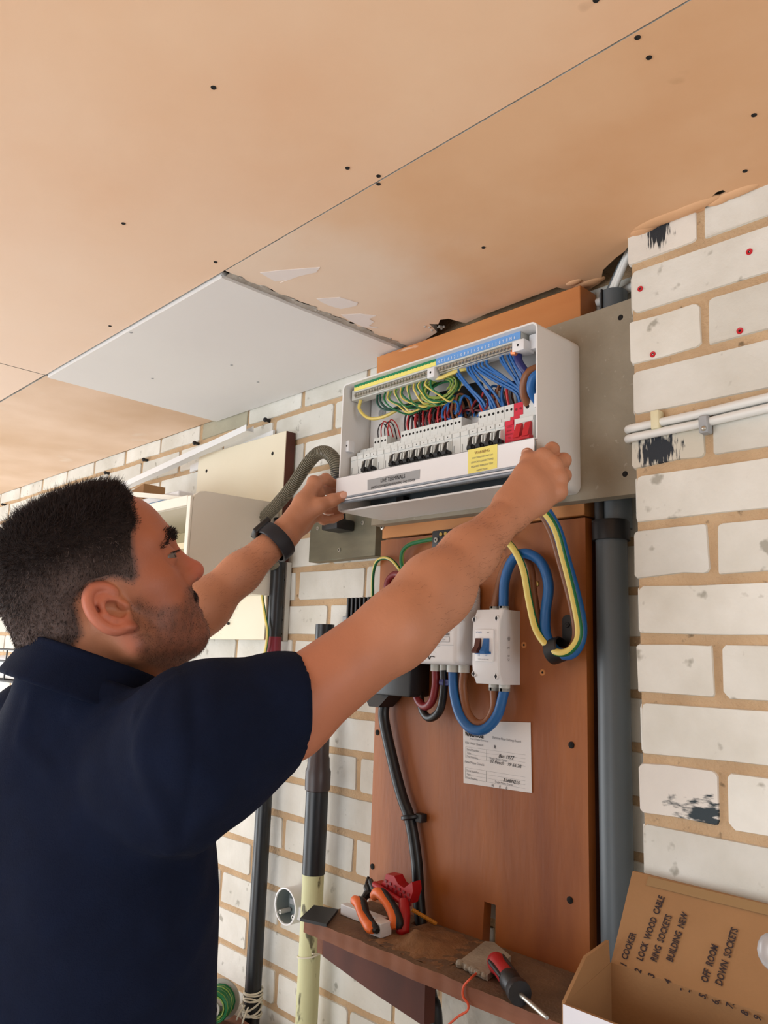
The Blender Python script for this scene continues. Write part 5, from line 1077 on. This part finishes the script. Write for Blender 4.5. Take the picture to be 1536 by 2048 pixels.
def fld_obj(name, parent, f, lo, hi, h, m, it=1, colf=None, label=None):
    Vx, Q = nets(f, lo, hi, h); Vx = refine(f, Vx, it) if it else Vx
    me = bpy.data.meshes.new(name); b = np.array(parent['base'])
    me.vertices.add(len(Vx)); me.vertices.foreach_set('co', (Vx-b).astype(F32).ravel())
    me.loops.add(Q.size); me.loops.foreach_set('vertex_index', Q.ravel().astype(np.int32))
    me.polygons.add(len(Q)); me.polygons.foreach_set('loop_start', np.arange(0, Q.size, 4, dtype=np.int32)); me.polygons.foreach_set('loop_total', np.full(len(Q), 4, np.int32))
    me.polygons.foreach_set('use_smooth', np.ones(len(Q), bool)); me.update(calc_edges=True); me.validate()
    me.materials.append(M[m])
    if colf is not None:
        ca = me.color_attributes.new('Col', 'FLOAT_COLOR', 'POINT'); c = np.ones((len(Vx), 4), F32); c[:, :3] = colf(Vx); ca.data.foreach_set('color', c.ravel())
    o = bpy.data.objects.new(name, me); COL.objects.link(o); o.parent = parent; o['base'] = list(parent['base'])
    if label: o['label'] = label
    return o, Vx
def sm(x, a, b): t = np.clip((x-a)/(b-a), 0, 1); return t*t*(3-2*t)
def wob(p, s, seed=0):
    q = p*s; return (np.sin(q[:, 0]+1.7*np.sin(q[:, 1]*.9+seed)+seed)+np.sin(q[:, 1]*1.13+1.3*np.sin(q[:, 2]*.8+seed*2)+2.1)+np.sin(q[:, 2]*.97+1.5*np.sin(q[:, 0]*1.1+seed)+4.2))/3

# ---- head frame: f forward, u up, r to his right
az, pt = math.radians(HAZ), math.radians(HPT)
fh = V(math.sin(az), math.cos(az), 0); HF = math.cos(pt)*fh+math.sin(pt)*V(0, 0, 1); HU = -math.sin(pt)*fh+math.cos(pt)*V(0, 0, 1); HR = np.cross(HF, HU)
HO = pD(*HEAR)-.070*HR
A3 = np.stack([HF, HU, HR])
L = lambda a, b, c=0.: HO+a*HF+b*HU+c*HR
def loc(p): return (p-HO.astype(F32))@A3.T.astype(F32)
hd = Field()
hell = lambda c, r: Ell(L(*c), r, A3)
cran = [((-.006, .063, 0), (.096, .084, .0745)), ((.032, .076, 0), (.062, .064, .064))]
for c, r in cran: hd.u(hell(c, r), .02)
hd.u(hell((.040, .010, 0), (.052, .078, .058)), .03)
for s in (-1, 1):
    hd.u(Cone(L(.008, -.036, s*.052), L(.066, -.056, s*.020), .018, .016), .03)      # jaw
    hd.u(Cone(L(-.004, -.006, s*.060), L(.008, -.036, s*.053), .012, .018), .02)
    hd.u(hell((.052, .016, s*.046), (.026, .018, .018)), .018)                         # cheek bone
    hd.u(Cone(L(.0845, .067, s*.010), L(.066, .065, s*.047), .0108, .010), .014)       # brow
    hd.u(hell((.056, -.014, s*.034), (.026, .026, .022)), .02)
hd.u(hell((.068, -.018, 0), (.026, .030, .030)), .02)
hd.u(Cone(L(.0775, -.0525, -.010), L(.0775, -.0525, .010), .0168, .0168), .016)           # chin
hd.u(Cone(L(.03, -.058, 0), L(.066, -.060, 0), .022, .014), .02)
for s in (-1, 1): hd.s_(hell((.096, .040, s*.033), (.018, .013, .019)), .014)
hd.u(Cone(L(.086, .050, 0), L(.1055, .0195, 0), .0075, .0105), .012)                   # nose
hd.u(hell((.104, .0145, 0), (.0135, .0105, .0115)), .008)
for s in (-1, 1):
    hd.u(hell((.0935, .0105, s*.0125), (.011, .0085, .0065)), .007); hd.s_(hell((.1005, .0035, s*.0070), (.0048, .004, .003)), .003)
    hd.u(Ell(L(.0775, .0415, s*.0315), (.0140, .0140, .0140)), .006); hd.s_(hell((.0880, .0405, s*.0375), (.0100, .0028, .0165)), .003)
    hd.u(Cone(L(.0910, -.0185, s*.002), L(.078, -.0240, s*.023), .0062, .003), .006); hd.u(Cone(L(.0890, -.0310, s*.002), L(.0775, -.0265, s*.022), .0070, .003), .006)
hd.s_(Cone(L(.101, -.0245, -.020), L(.101, -.0245, .020), .0045, .0045), .005)
ne0 = len(hd.ops)
# ears
for s in (-1, 1):
    ea = lambda u_, v_, w_=0: L(-.001+.88*u_-.28*v_-.42*w_*0, .006+.28*u_+.95*v_, s*(.0735+w_-.55*u_*0.9))
    hd.u(Ell(ea(0, .002, .001), (.0200, .0290, .0075), np.stack([nrm(.86*HF*.95+.28*HU*.86-s*.45*HR), nrm(-.28*HF+.95*HU), nrm(np.cross(nrm(.86*HF*.95+.28*HU*.86-s*.45*HR), nrm(-.28*HF+.95*HU)))])), .006)
    hd.s_(Ell(ea(.003, .001, .0080), (.0125, .0200, .0086)), .004)
    tt = np.linspace(.35, 4.55, 30); rim = [ea(.0185*math.cos(t)-.001, .004+.0275*math.sin(t), .0055) for t in tt]
    for a, b in zip(rim[:-1], rim[1:]): hd.u(Cone(a, b, .0040, .0040), .0045)
    ah = [ea(.006, .018, .004), ea(-.004, .012, .005), ea(-.0085, .001, .0055), ea(-.006, -.010, .005), ea(.002, -.016, .004)]
    for a, b in zip(ah[:-1], ah[1:]): hd.u(Cone(a, b, .0030, .0030), .004)
    hd.u(Ell(ea(.0035, -.0255, .0035), (.0085, .0095, .0050)), .006); hd.u(Ell(ea(.0145, -.004, .0035), (.0045, .0065, .0045)), .005)
    hd.s_(Ell(ea(.007, -.006, .006), (.0055, .0065, .0080)), .003)
# neck, shoulders, arms
ne1 = len(hd.ops)
NB = pD(*NECK); SR, SL = V(*SHR), V(*SHL)
hd.u(Cone(L(-.036, -.008), NB, .060, .064), .025); hd.u(Cone(L(.012, -.045), NB+V(.01, .055, -.01), .038, .044), .03)
hd.u(Cone(L(-.055, .0), NB+V(0, -.02, 0), .040, .042), .03)
hb = Field(); hb.ops = hd.ops[:ne0]+hd.ops[ne1:]
SA, SB = pD(400, 1486, .805), pD(540, 1397, .826)
for S_ in (SA+V(-.01, .01, -.012), SL): hd.u(Cone(NB+V(0, 0, -.06), S_, .050, .044), .03)
ER, WRr = pD(*ELR), pD(*WRI_R); EL, WRl = pD(*ELL), pD(*WRI_L)
def arm(S_, E_, W_, out, b):
    m = S_+(E_-S_)*.5; S0 = SA+V(-.01, .01, -.012) if S_ is SR else S_; hd.u(Cone(S0, m, .046, .046*b), .02); hd.u(Cone(m, E_, .046*b, .0385*b), .02)
    d = W_-E_; q = E_+d*.30; q2 = E_+d*.62
    hd.u(Cone(E_, q, .0375*b, .0395*b), .02); hd.u(Cone(q, q2, .0395*b, .0315*b), .02); hd.u(Cone(q2, W_, .0315*b, .0240), .02)
    hd.u(Cone(E_+out*.010-d*.02, E_+d*.35+out*.008, .024, .028), .03)
arm(SR, ER, WRr, nrm(V(.4, -.3, -.8)), 1.0); arm(SL, EL, WRl, nrm(V(-.3, -.2, -.8)), .97)
def hand_(W_, mcps, fing, thumb, rad_, back, thick=.012):
    """palm from wrist to knuckles, then four bent fingers and a thumb"""
    mc = [np.asarray(x) for x in mcps]; cen = sum(mc)/4
    for i, k in enumerate(mc):
        hd.u(Cone(W_+(k-cen)*.35, k, .0165, .0118-.0008*(i == 3)), .014)
    for a, b in zip(mc[:-1], mc[1:]): hd.u(Cone(a-back*.002, b-back*.002, .0095, .0095), .008); hd.u(Cone(W_+(cen-W_)*.55+(a-cen)*.7, W_+(cen-W_)*.55+(b-cen)*.7, .0135, .0135), .012)
    for k in mc: hd.u(Ell(k+back*.0055, (.0094, .0094, .0094)), .006)
    for k, ch_, r_ in zip(mc, fing, rad_):
        pts = [k]+[np.asarray(x) for x in ch_]; rr = [r_*1.12, r_*1.0, r_*.90, r_*.80][:len(pts)]
        for a, b, ra, rb in zip(pts[:-1], pts[1:], rr[:-1], rr[1:]): hd.u(Cone(a, b, ra, rb), .0035)
        hd.u(Ell(pts[1]+back*.001, (r_*1.06,)*3), .004)
    t = [np.asarray(x) for x in thumb]
    hd.u(Cone(t[0], t[1], .0170, .0130), .014); hd.u(Cone(t[1], t[2], .0122, .0108), .008); hd.u(Cone(t[2], t[3], .0108, .0088), .005); hd.u(Ell(t[2], (.0112,)*3), .004)
for hnd in HANDS: hand_(*hnd())
# ---- skin colour: tan, flush, stubble, shaved sides, and shade painted onto the face
HP = np.array([(.068, .1275), (.064, .104), (.063, .088), (.052, .076), (.047, .060), (.044, .046), (.040, .030), (.031, .025), (.020, .034), (.012, .038), (-.010, .040), (-.029, .028), (-.034, -.006), (-.055, -.020), (-.105, -.008), (-.2, -.02), (-.2, .3), (.07, .3)])
def poly_sd(q, P_):
    d = np.full(len(q), 9., F32); ins = np.zeros(len(q), bool)
    for i in range(len(P_)):
        a, b = P_[i], P_[(i+1) % len(P_)]; e = b-a; w_ = q-a; t = np.clip(w_@e/(e@e), 0, 1); v = w_-t[:, None]*e; d = np.minimum(d, np.sqrt((v*v).sum(1)))
        c = ((a[1] <= q[:, 1]) != (b[1] <= q[:, 1])); x = a[0]+(q[:, 1]-a[1])/(e[1] if abs(e[1]) > 1e-9 else 1e-9)*e[0]; ins ^= c & (q[:, 0] < x)
    return np.where(ins, -d, d)
SKIN = np.array(srgb(*SKIN_RGB)[:3]); FACE = np.array(srgb(162, 92, 66)[:3]); PINK = np.array(srgb(198, 108, 90)[:3]); STUB = np.array(srgb(96, 66, 54)[:3]); SCALP = np.array(srgb(64, 50, 48)[:3])
BEARD = np.array([(.034, .012), (.044, -.004), (.070, -.012), (.084, .002), (.110, .004), (.115, -.09), (.03, -.085), (.004, -.052), (.008, -.02), (.020, .010)])
def skin_col(p):
    q = loc(p.astype(F32)); c = np.tile(SKIN, (len(p), 1)); n = wob(p, 60, 1)*.5+wob(p, 160, 2)*.5
    c *= (1+.09*n)[:, None]
    for S_, E_ in ((SR, ER), (SL, EL)):
        ba = E_-S_; t = (p-S_)@ba/(ba@ba); dd = np.linalg.norm(p-S_-np.clip(t, 0, 1)[:, None]*ba, axis=1); w_ = sm(-dd, -.08, -.05)*sm(-t, -1.15, -.6)*.55; c = c*(1-w_[:, None])+FACE*1.06*w_[:, None]
    head = sm(q[:, 1], -.13, -.10)*(np.abs(q[:, 0]) < .16)*(np.abs(q[:, 2]) < .11)
    def mix(c, col, w_): return c*(1-w_[:, None])+col*w_[:, None]
    ear = head*sm(np.abs(q[:, 2]), .068, .078)*(q[:, 1] < .045)*(q[:, 0] < .02); earw = ear*.6
    c = mix(c, FACE, head*sm(q[:, 0], .0, .05)*.8); c = mix(c, PINK, earw)  # face shade painted in as darker, redder skin
    nose = head*sm(q[:, 0], .092, .108)*sm(q[:, 1], -.004, .006); c = mix(c, PINK, nose*.45)
    lip = head*np.exp(-(((q[:, 0]-.094)/.012)**2+((q[:, 1]+.025)/.010)**2+(q[:, 2]/.026)**2)); c = mix(c, np.array(srgb(160, 88, 78)[:3]), np.clip(lip*1.1, 0, .75))
    b = head*sm(-poly_sd(q[:, :2].astype(float), BEARD), -.004, .012)*(q[:, 0] < .13); c = mix(c, STUB, b*.62*(1+.25*wob(p, 420, 3)))
    mo = head*np.exp(-(((q[:, 1]+.008)/.007)**2))*sm(q[:, 0], .072, .084)*(np.abs(q[:, 2]) < .03); c = mix(c, STUB*.6, np.clip(mo, 0, .7))
    h = head*sm(-poly_sd(q[:, :2].astype(float), HP), -.004, .006); c = mix(c, SCALP, h*.85)
    return c
man = thing('person', (NB[0], NB[1]-.03, 0), 'man in a navy collared shirt reaching up to hold the fuse box cover', 'person')
allp = np.array([x for o_ in hd.ops for x in (o_[1].c-o_[1].R, o_[1].c+o_[1].R)])
body, BV = fld_obj('body', man, hd, allp.min(0)-.01, allp.max(0)+.01, BODY_H, 'skin', 1, skin_col)
# ---- hair: cropped cap plus short strands
cf = Field()
for c, r in cran: cf.u(hell(c, r), .02)
def hair_t(p):
    q = loc(p); g = -poly_sd(q[:, :2].astype(float), HP); top = sm(q[:, 1], .055, .125); bk_ = sm(-q[:, 0], .03, .09)*sm(q[:, 1], .01, .05)
    return (sm(g, -.001, .016)*(.0030+.0050*top+.003*bk_), g)
class HairF:
    def __call__(s, p):
        t, g = hair_t(p); d = hb(p)-(t-.0010)+wob(p, 420, 5)*.0011*sm(t, .001, .006)+wob(p, 170, 2)*.0016*sm(t, .002, .008); return np.maximum(d, (-g-.004).astype(F32)).astype(F32)
hl, hh_ = L(0, .06)-.14, L(0, .06)+.14
def hair_col(p):
    q = loc(p.astype(F32)); k = sm(-q[:, 1], -.088, -.035)*sm(wob(p, 90, 3), -1.2, .6); k = np.clip(k+.35*sm(-q[:, 1], -.05, -.01), 0, 1)[:, None]; return np.array(srgb(38, 30, 29)[:3])*(1-k)+np.array(srgb(96, 82, 79)[:3])*k
hair, HV = fld_obj('hair', man, HairF(), hl, hh_, .003, 'hair_cap', 0, hair_col)
def strands(name, roots, dirs, lens, rad0, m, parent, bend=None):
    n = len(roots); d = dirs/np.linalg.norm(dirs, axis=1)[:, None]; s_ = np.cross(d, RNG.normal(size=(n, 3))); s_ /= np.linalg.norm(s_, axis=1)[:, None]; t_ = np.cross(d, s_)
    bend = bend if bend is not None else RNG.normal(size=(n, 3))*.25
    rings = []
    for k, (f_, rr) in enumerate(((0, 1), (.55, .8))):
        c = roots+d*(lens*f_)[:, None]+bend*(lens*f_*f_*.6)[:, None]
        for a in (0, 2.094, 4.189): rings.append(c+(s_*math.cos(a)+t_*math.sin(a))*(rad0*rr))
    tip = roots+d*lens[:, None]+bend*(lens*.6)[:, None]; vs = np.stack(rings+[tip], 1).reshape(-1, 3); o = np.arange(n)[:, None]*7
    fs = [o+np.array([[a, (a+1) % 3, 3+(a+1) % 3, 3+a]]) for a in range(3)]; tr = [o+np.array([[3+a, 3+(a+1) % 3, 6]]) for a in range(3)]
    me = bpy.data.meshes.new(name); me.from_pydata((vs-np.array(parent['base'])).tolist(), [], np.vstack(fs).tolist()+np.vstack(tr).tolist()); me.update(); me.materials.append(M[m])
    me.polygons.foreach_set('use_smooth', [True]*len(me.polygons)); ob = bpy.data.objects.new(name, me); COL.objects.link(ob); ob.parent = parent; ob['base'] = list(parent['base']); return ob
t_, g_ = hair_t(HV.astype(F32)); ok = np.where(g_ > -.001)[0]
pick = RNG.choice(ok, min(27000, len(ok)*3)); q = loc(HV[pick].astype(F32)); nn = np.stack([q[:, 0]/.098**2, (q[:, 1]-.066)/.086**2, q[:, 2]/.0745**2], 1); nn /= np.linalg.norm(nn, axis=1)[:, None]
top = sm(q[:, 1], .06, .13)[:, None]; comb = np.array([[.55, .1, 0]])*top+np.array([[-.25, -.75, 0]])*(1-top)
dl = nn*(.55+.35*top)+comb+RNG.normal(size=nn.shape)*.28
ln_ = (.0030+.0075*top[:, 0]+.002*RNG.random(len(pick)))*(.7+.6*RNG.random(len(pick)))*(.5+.5*sm(g_[pick], 0, .012)); dl = dl@A3; hp0 = HV[pick]+RNG.normal(size=(len(pick), 3))*.0006
side = RNG.random(len(pick)) < sm(-q[:, 1], -.095, -.04)*.75
for sel, m_ in ((~side, 'hair'), (side, 'hair_side')):
    so_ = strands('hair_strand', hp0[sel], dl[sel], ln_[sel], .00026, m_, man); so_['kind'] = 'stuff'
for s in (-1, 1):
    n = 430; u_ = RNG.random(n); a_ = .0905-.0235*u_**1.6; c_ = s*(.012+.036*u_); b_ = .0655+.0040*np.sin(u_*2.4)-.013*u_**2+RNG.normal(size=n)*.0021
    rt_ = HO+np.outer(a_, HF)+np.outer(b_, HU)+np.outer(c_, HR); rt_ = refine(hd, rt_, 5); dd_ = HF*.50+HU*.25+s*HR*.55+RNG.normal(size=(n, 3))*.22
    strands('eyebrow', rt_, np.asarray(dd_), (.0055+.003*RNG.random(n))*(1-.35*u_), .00040, 'hair', man)
    n = 70; u_ = np.linspace(-1, 1, n); rt_ = HO+np.outer(.0915-.008*u_*u_, HF)+np.outer(.0448-.001*u_*u_, HU)+np.outer(s*(.0325+.012*u_), HR)
    strands('eyelash', rt_, np.tile(HF*.9-HU*.25+s*HR*.3, (n, 1))+RNG.normal(size=(n, 3))*.1, np.full(n, .0055), .00022, 'hair', man)
    mb = MB(); e = L(.0775, .0415, s*.0315); mb.ball(e, .0128, 'eye_white', 12); gz = nrm(HF*.92+HU*.1+s*HR*.12); mb.lathe([(.0001, .0131), (.0072, .0111), (.0074, .0104)], e, gz, 'iris', 16); mb.build('eye', man)
# stubble and moustache
q = loc(BV.astype(F32)); sdb = poly_sd(q[:, :2].astype(float), BEARD); okb = np.where((sdb < -.002) & (q[:, 0] < .13) & (np.abs(q[:, 2]) < .08))[0]
def nrm_at(p, e=.0008): d = evalf(hd, p); g = np.stack([evalf(hd, p+np.eye(3)[i]*e)-d for i in range(3)], 1); return g/np.linalg.norm(g, axis=1)[:, None]
pk = RNG.choice(okb, min(7000, len(okb))); nb_ = nrm_at(BV[pk]); o_ = strands('stubble', BV[pk]+RNG.normal(size=(len(pk), 3))*.0005, nb_*.5-HU*.6-HF*.3+RNG.normal(size=nb_.shape)*.2, .0010+.0011*RNG.random(len(pk)), .00010, 'hair', man); o_['kind'] = 'stuff'
n = 460; c_ = RNG.uniform(-.026, .026, n); rt_ = HO+np.outer(.095-9*c_**2, HF)+np.outer(-.0055-.0085*RNG.random(n)-9*c_**2, HU)+np.outer(c_, HR); rt_ = refine(hd, rt_, 6)
strands('moustache', rt_, np.outer(np.ones(n), HF*.45-HU*.8)+np.outer(np.sign(c_), HR*.4)+RNG.normal(size=(n, 3))*.2, .0028+.002*RNG.random(n), .00016, 'hair', man)
# fine dark hair on the forearms
for E_, W_ in ((ER, WRr), (EL, WRl)):
    n = 2600; d = nrm(W_-E_); a1 = nrm(np.cross(d, V(0, 0, 1))); a2 = np.cross(d, a1); t = RNG.random(n)**.8; ph = RNG.random(n)*2*math.pi
    rt_ = E_+np.outer(t, (W_-E_)*1.02)+(np.outer(np.cos(ph), a1)+np.outer(np.sin(ph), a2))*.036
    for _ in range(2): rt_ = refine(hd, rt_, 6)
    dn_ = nrm(d); o_ = strands('arm_hair', rt_, np.tile(dn_*.9-UP*.35, (n, 1))+RNG.normal(size=(n, 3))*.25, .004+.004*RNG.random(n), .00007, 'hair', man); o_['kind'] = 'stuff'
# ---- clothing
CR = pD(*COLLAR); CN = nrm(V(*COLN)); sh_ = Field(); NC = NB+V(0, 0, -.02)
sh_.u(Ell((NB[0]+.010, NB[1]+.010, 1.275), (.184, .130, .205)), .05); sh_.u(Ell((NB[0]+.014, NB[1]+.016, 1.06), (.174, .134, .21)), .09); sh_.u(Ell((NB[0]+.005, NB[1]-.015, .93), (.175, .125, .12)), .06)
sh_.u(Cone(NC+V(0, -.01, -.08), SA, .058, .062), .05); sh_.u(Cone(SA, SB, .066, .046), .05); sh_.u(Cone(SA, SR+V(-.07, 0, -.01), .062, .058), .05); sh_.u(Cone(NC+V(0, -.01, -.045), SL+V(.01, 0, .0), .060, .068), .05); sh_.u(Cone(NC+V(0, -.02, -.10), CR, .092, .0765), .05)
for S_, E_, b in ((SR, ER, 1), (SL, EL, .97)):
    d = nrm(E_-S_); e = S_+(E_-S_)*SLV; sh_.u(Cone(S_+d*.02, e, .0525*b, .0535*b), .022)
def surf(u, v):
    d_ = ray(u, v)/FOC; ts = np.linspace(.45, 1.6, 500); P_ = (CAM+ts[:, None]*d_).astype(F32); f_ = np.concatenate([sh_(P_[i:i+50]) for i in range(0, 500, 50)]); k = np.where(f_ < 0)[0]
    return CAM+d_*ts[k[0] if len(k) else 250]
CREASE = []
for pts, h_, w_ in (([(262, 1352), (205, 1385), (142, 1424)], .0055, .011), ([(286, 1378), (228, 1420), (168, 1462)], .0050, .011), ([(330, 1372), (300, 1440), (262, 1520)], .0040, .012), ([(268, 1430), (285, 1520), (318, 1610), (340, 1668)], .0045, .010), ([(360, 1360), (352, 1430), (372, 1520)], .0035, .014), ([(430, 1330), (420, 1400), (432, 1480)], .0030, .012), ([(440, 1600), (400, 1650), (330, 1700)], .0050, .014), ([(420, 1640), (390, 1760), (330, 1850)], .0045, .016), ([(430, 1780), (380, 1900), (300, 1990)], .0045, .016), ([(60, 1400), (40, 1480), (100, 1550)], .0050, .012)):
    q_ = [surf(*x) for x in pts]
    for a, b in zip(q_[:-1], q_[1:]): CREASE.append((Cone(a, b, 0, 0), h_, w_))
class ShirtF:
    def __init__(s):
        s.cut = [(S_+(E_-S_)*SLV, nrm(RT*.9+FW*.42-UP*.06) if S_[0] > NB[0] else nrm(E_-S_), .050*b, S_) for S_, E_, b in ((SR, ER, 1), (SL, EL, .97))]
    def __call__(s, p):
        d = sh_(p)
        # cloth folds running from the shoulders and neck towards the arm pits and across the back
        for S_, sg in ((SR, 1), (SL, -1)):
            q = p-S_.astype(F32); w_ = np.exp(-((q*q).sum(1))/(.19**2)); ph = q[:, 2]*38+sg*q[:, 0]*64-q[:, 1]*18+1.6*wob(p, 14, 7)
            d = d-(w_*.0024*np.maximum(np.sin(ph), -.35)).astype(F32)
        d = d-(.0022*wob(p, 34, 4)).astype(F32)
        c_ = p.mean(0); best = np.zeros(len(p), F32)
        for cn, h_, w_ in CREASE:
            if np.linalg.norm(cn.c-c_)-cn.R > .12: continue
            best = np.maximum(best, h_*np.exp(-(cn(p)/w_)**2))
        d = d-best
        qq = p-np.array([NB[0]-.04, NB[1]-.115, 1.33], F32); d = d-(.010*np.exp(-((qq[:, 0]*.9+qq[:, 2]*.55)/.022)**2-((-qq[:, 0]*.55+qq[:, 2]*.9)/.10)**2)*np.exp(-(qq[:, 1]/.08)**2)).astype(F32)
        for c, n_, r, S_ in s.cut:
            q = p-c.astype(F32); a = q@n_.astype(F32); rr = np.sqrt(np.maximum((q*q).sum(1)-a*a, 0)); near = rr < .14
            d = np.where(near & (a > -.10), np.maximum(d, a), d)
            sa = q@nrm(n_).astype(F32)+.118; d = d+.0016*np.exp(-(sa/.0035)**2)*sm(-rr, -.15, -.11).astype(F32)
        # neck opening
        q = p-CR.astype(F32); a = q@CN.astype(F32); rr = np.sqrt(np.maximum((q*q).sum(1)-a*a, 0)); d = np.where(rr < .105, np.maximum(d, a+.012), d)
        return d.astype(F32)
CR = pD(*COLLAR); CN = nrm(V(*COLN))
shirt, _ = fld_obj('shirt', man, ShirtF(), (NB[0]-.36, NB[1]-.2, .86), (NB[0]+.40, NB[1]+.40, 1.64), .0055, 'navy', 1)
class CollarF:
    c = CR; R = .12
    def __call__(s, p):
        q = p-CR.astype(F32); a = q@CN.astype(F32); w_ = q-a[:, None]*CN.astype(F32); rr = np.sqrt((w_*w_).sum(1)); r0 = .0715+np.clip(-a, 0, .05)*.30+.002*np.sin(np.arctan2(w_[:, 1], w_[:, 0])*5)
        x = np.abs(rr-r0)-.0042; y = np.abs(a+.016)-.022; return (np.minimum(np.maximum(x, y), 0)+np.sqrt(np.maximum(x, 0)**2+np.maximum(y, 0)**2)-.0022).astype(F32)
fld_obj('collar', shirt, CollarF(), CR-.13, CR+.13, .0035, 'navy', 1)
tr = Field(); px_, py_ = NB[0]+.005, NB[1]-.02
tr.u(Ell((px_, py_, .90), (.165, .120, .13)), .04)
for s in (-1, 1):
    hip, kn, an = V(px_+s*.09, py_, .88), V(px_+s*.10, py_+.02, .49), V(px_+s*.105, py_-.01, .05)
    tr.u(Cone(hip, kn, .088, .068), .04); tr.u(Cone(kn, an, .066, .058), .03)
fld_obj('trousers', man, tr, (px_-.30, py_-.2, .03), (px_+.30, py_+.2, 1.03), .010, 'trouser', 1)
for s in (-1, 1):
    sf_ = Field(); a = V(px_+s*.105, py_-.03, .052); sf_.u(Cone(a, a+V(s*.012, .17, -.012), .046, .040), .03); sf_.s_(Ell((a[0], a[1], -1.0), (9, 9, 1.0)), .004)
    mb = MB(); v_, q_ = nets(sf_, a-V(.08, .08, .07), a+V(.10, .26, .08), .006); v_[:, 2] = np.maximum(v_[:, 2], .0); mb.add(v_, q_.tolist(), 'shoe', True); mb.build('shoe', man)
# watch strap on the left wrist
wc = pD(*WATCH); wa = nrm(WRl-EL); wr_ = WATCH_R
mb = MB(); mb.lathe([(wr_-.002, -.0125), (wr_+.0012, -.0120), (wr_+.0024, -.008), (wr_+.0024, .008), (wr_+.0012, .0120), (wr_-.002, .0125)], wc, wa, 'strap', 36); ws = mb.build('watch_strap', man)
ud = nrm(-RT*.8+UP*.55); ud = nrm(ud-wa*(ud@wa)); mb = MB(); Rm = np.stack([wa, np.cross(ud, wa), ud], 1); mb.box((-.018, -.016, -.004), (.018, .016, .006), 'black', .003, 3, Rm, wc+ud*(wr_+.001)); mb.cyl(wc+ud*(wr_+.004)+wa*-.016+Rm[:, 1]*.016, wc+ud*(wr_+.004)+wa*-.016+Rm[:, 1]*.0185, .003, 'steel', 8); mb.build('watch_case', ws)
for c, n_, up_ in NAILS(): 
    n_ = nrm(n_); up_ = nrm(up_-n_*(up_@n_)); mb = MB(); Rm = np.stack([np.cross(up_, n_), up_, n_], 1); bm = bmesh.new(); bmesh.ops.create_uvsphere(bm, u_segments=14, v_segments=8, radius=1)
    for v in bm.verts: v.co = Vector(Rm@(np.array(v.co)*np.array((.0062, .0078, .0020)))+c)
    mb.bm(bm, 'nail', True); mb.build('thumb_nail', man)
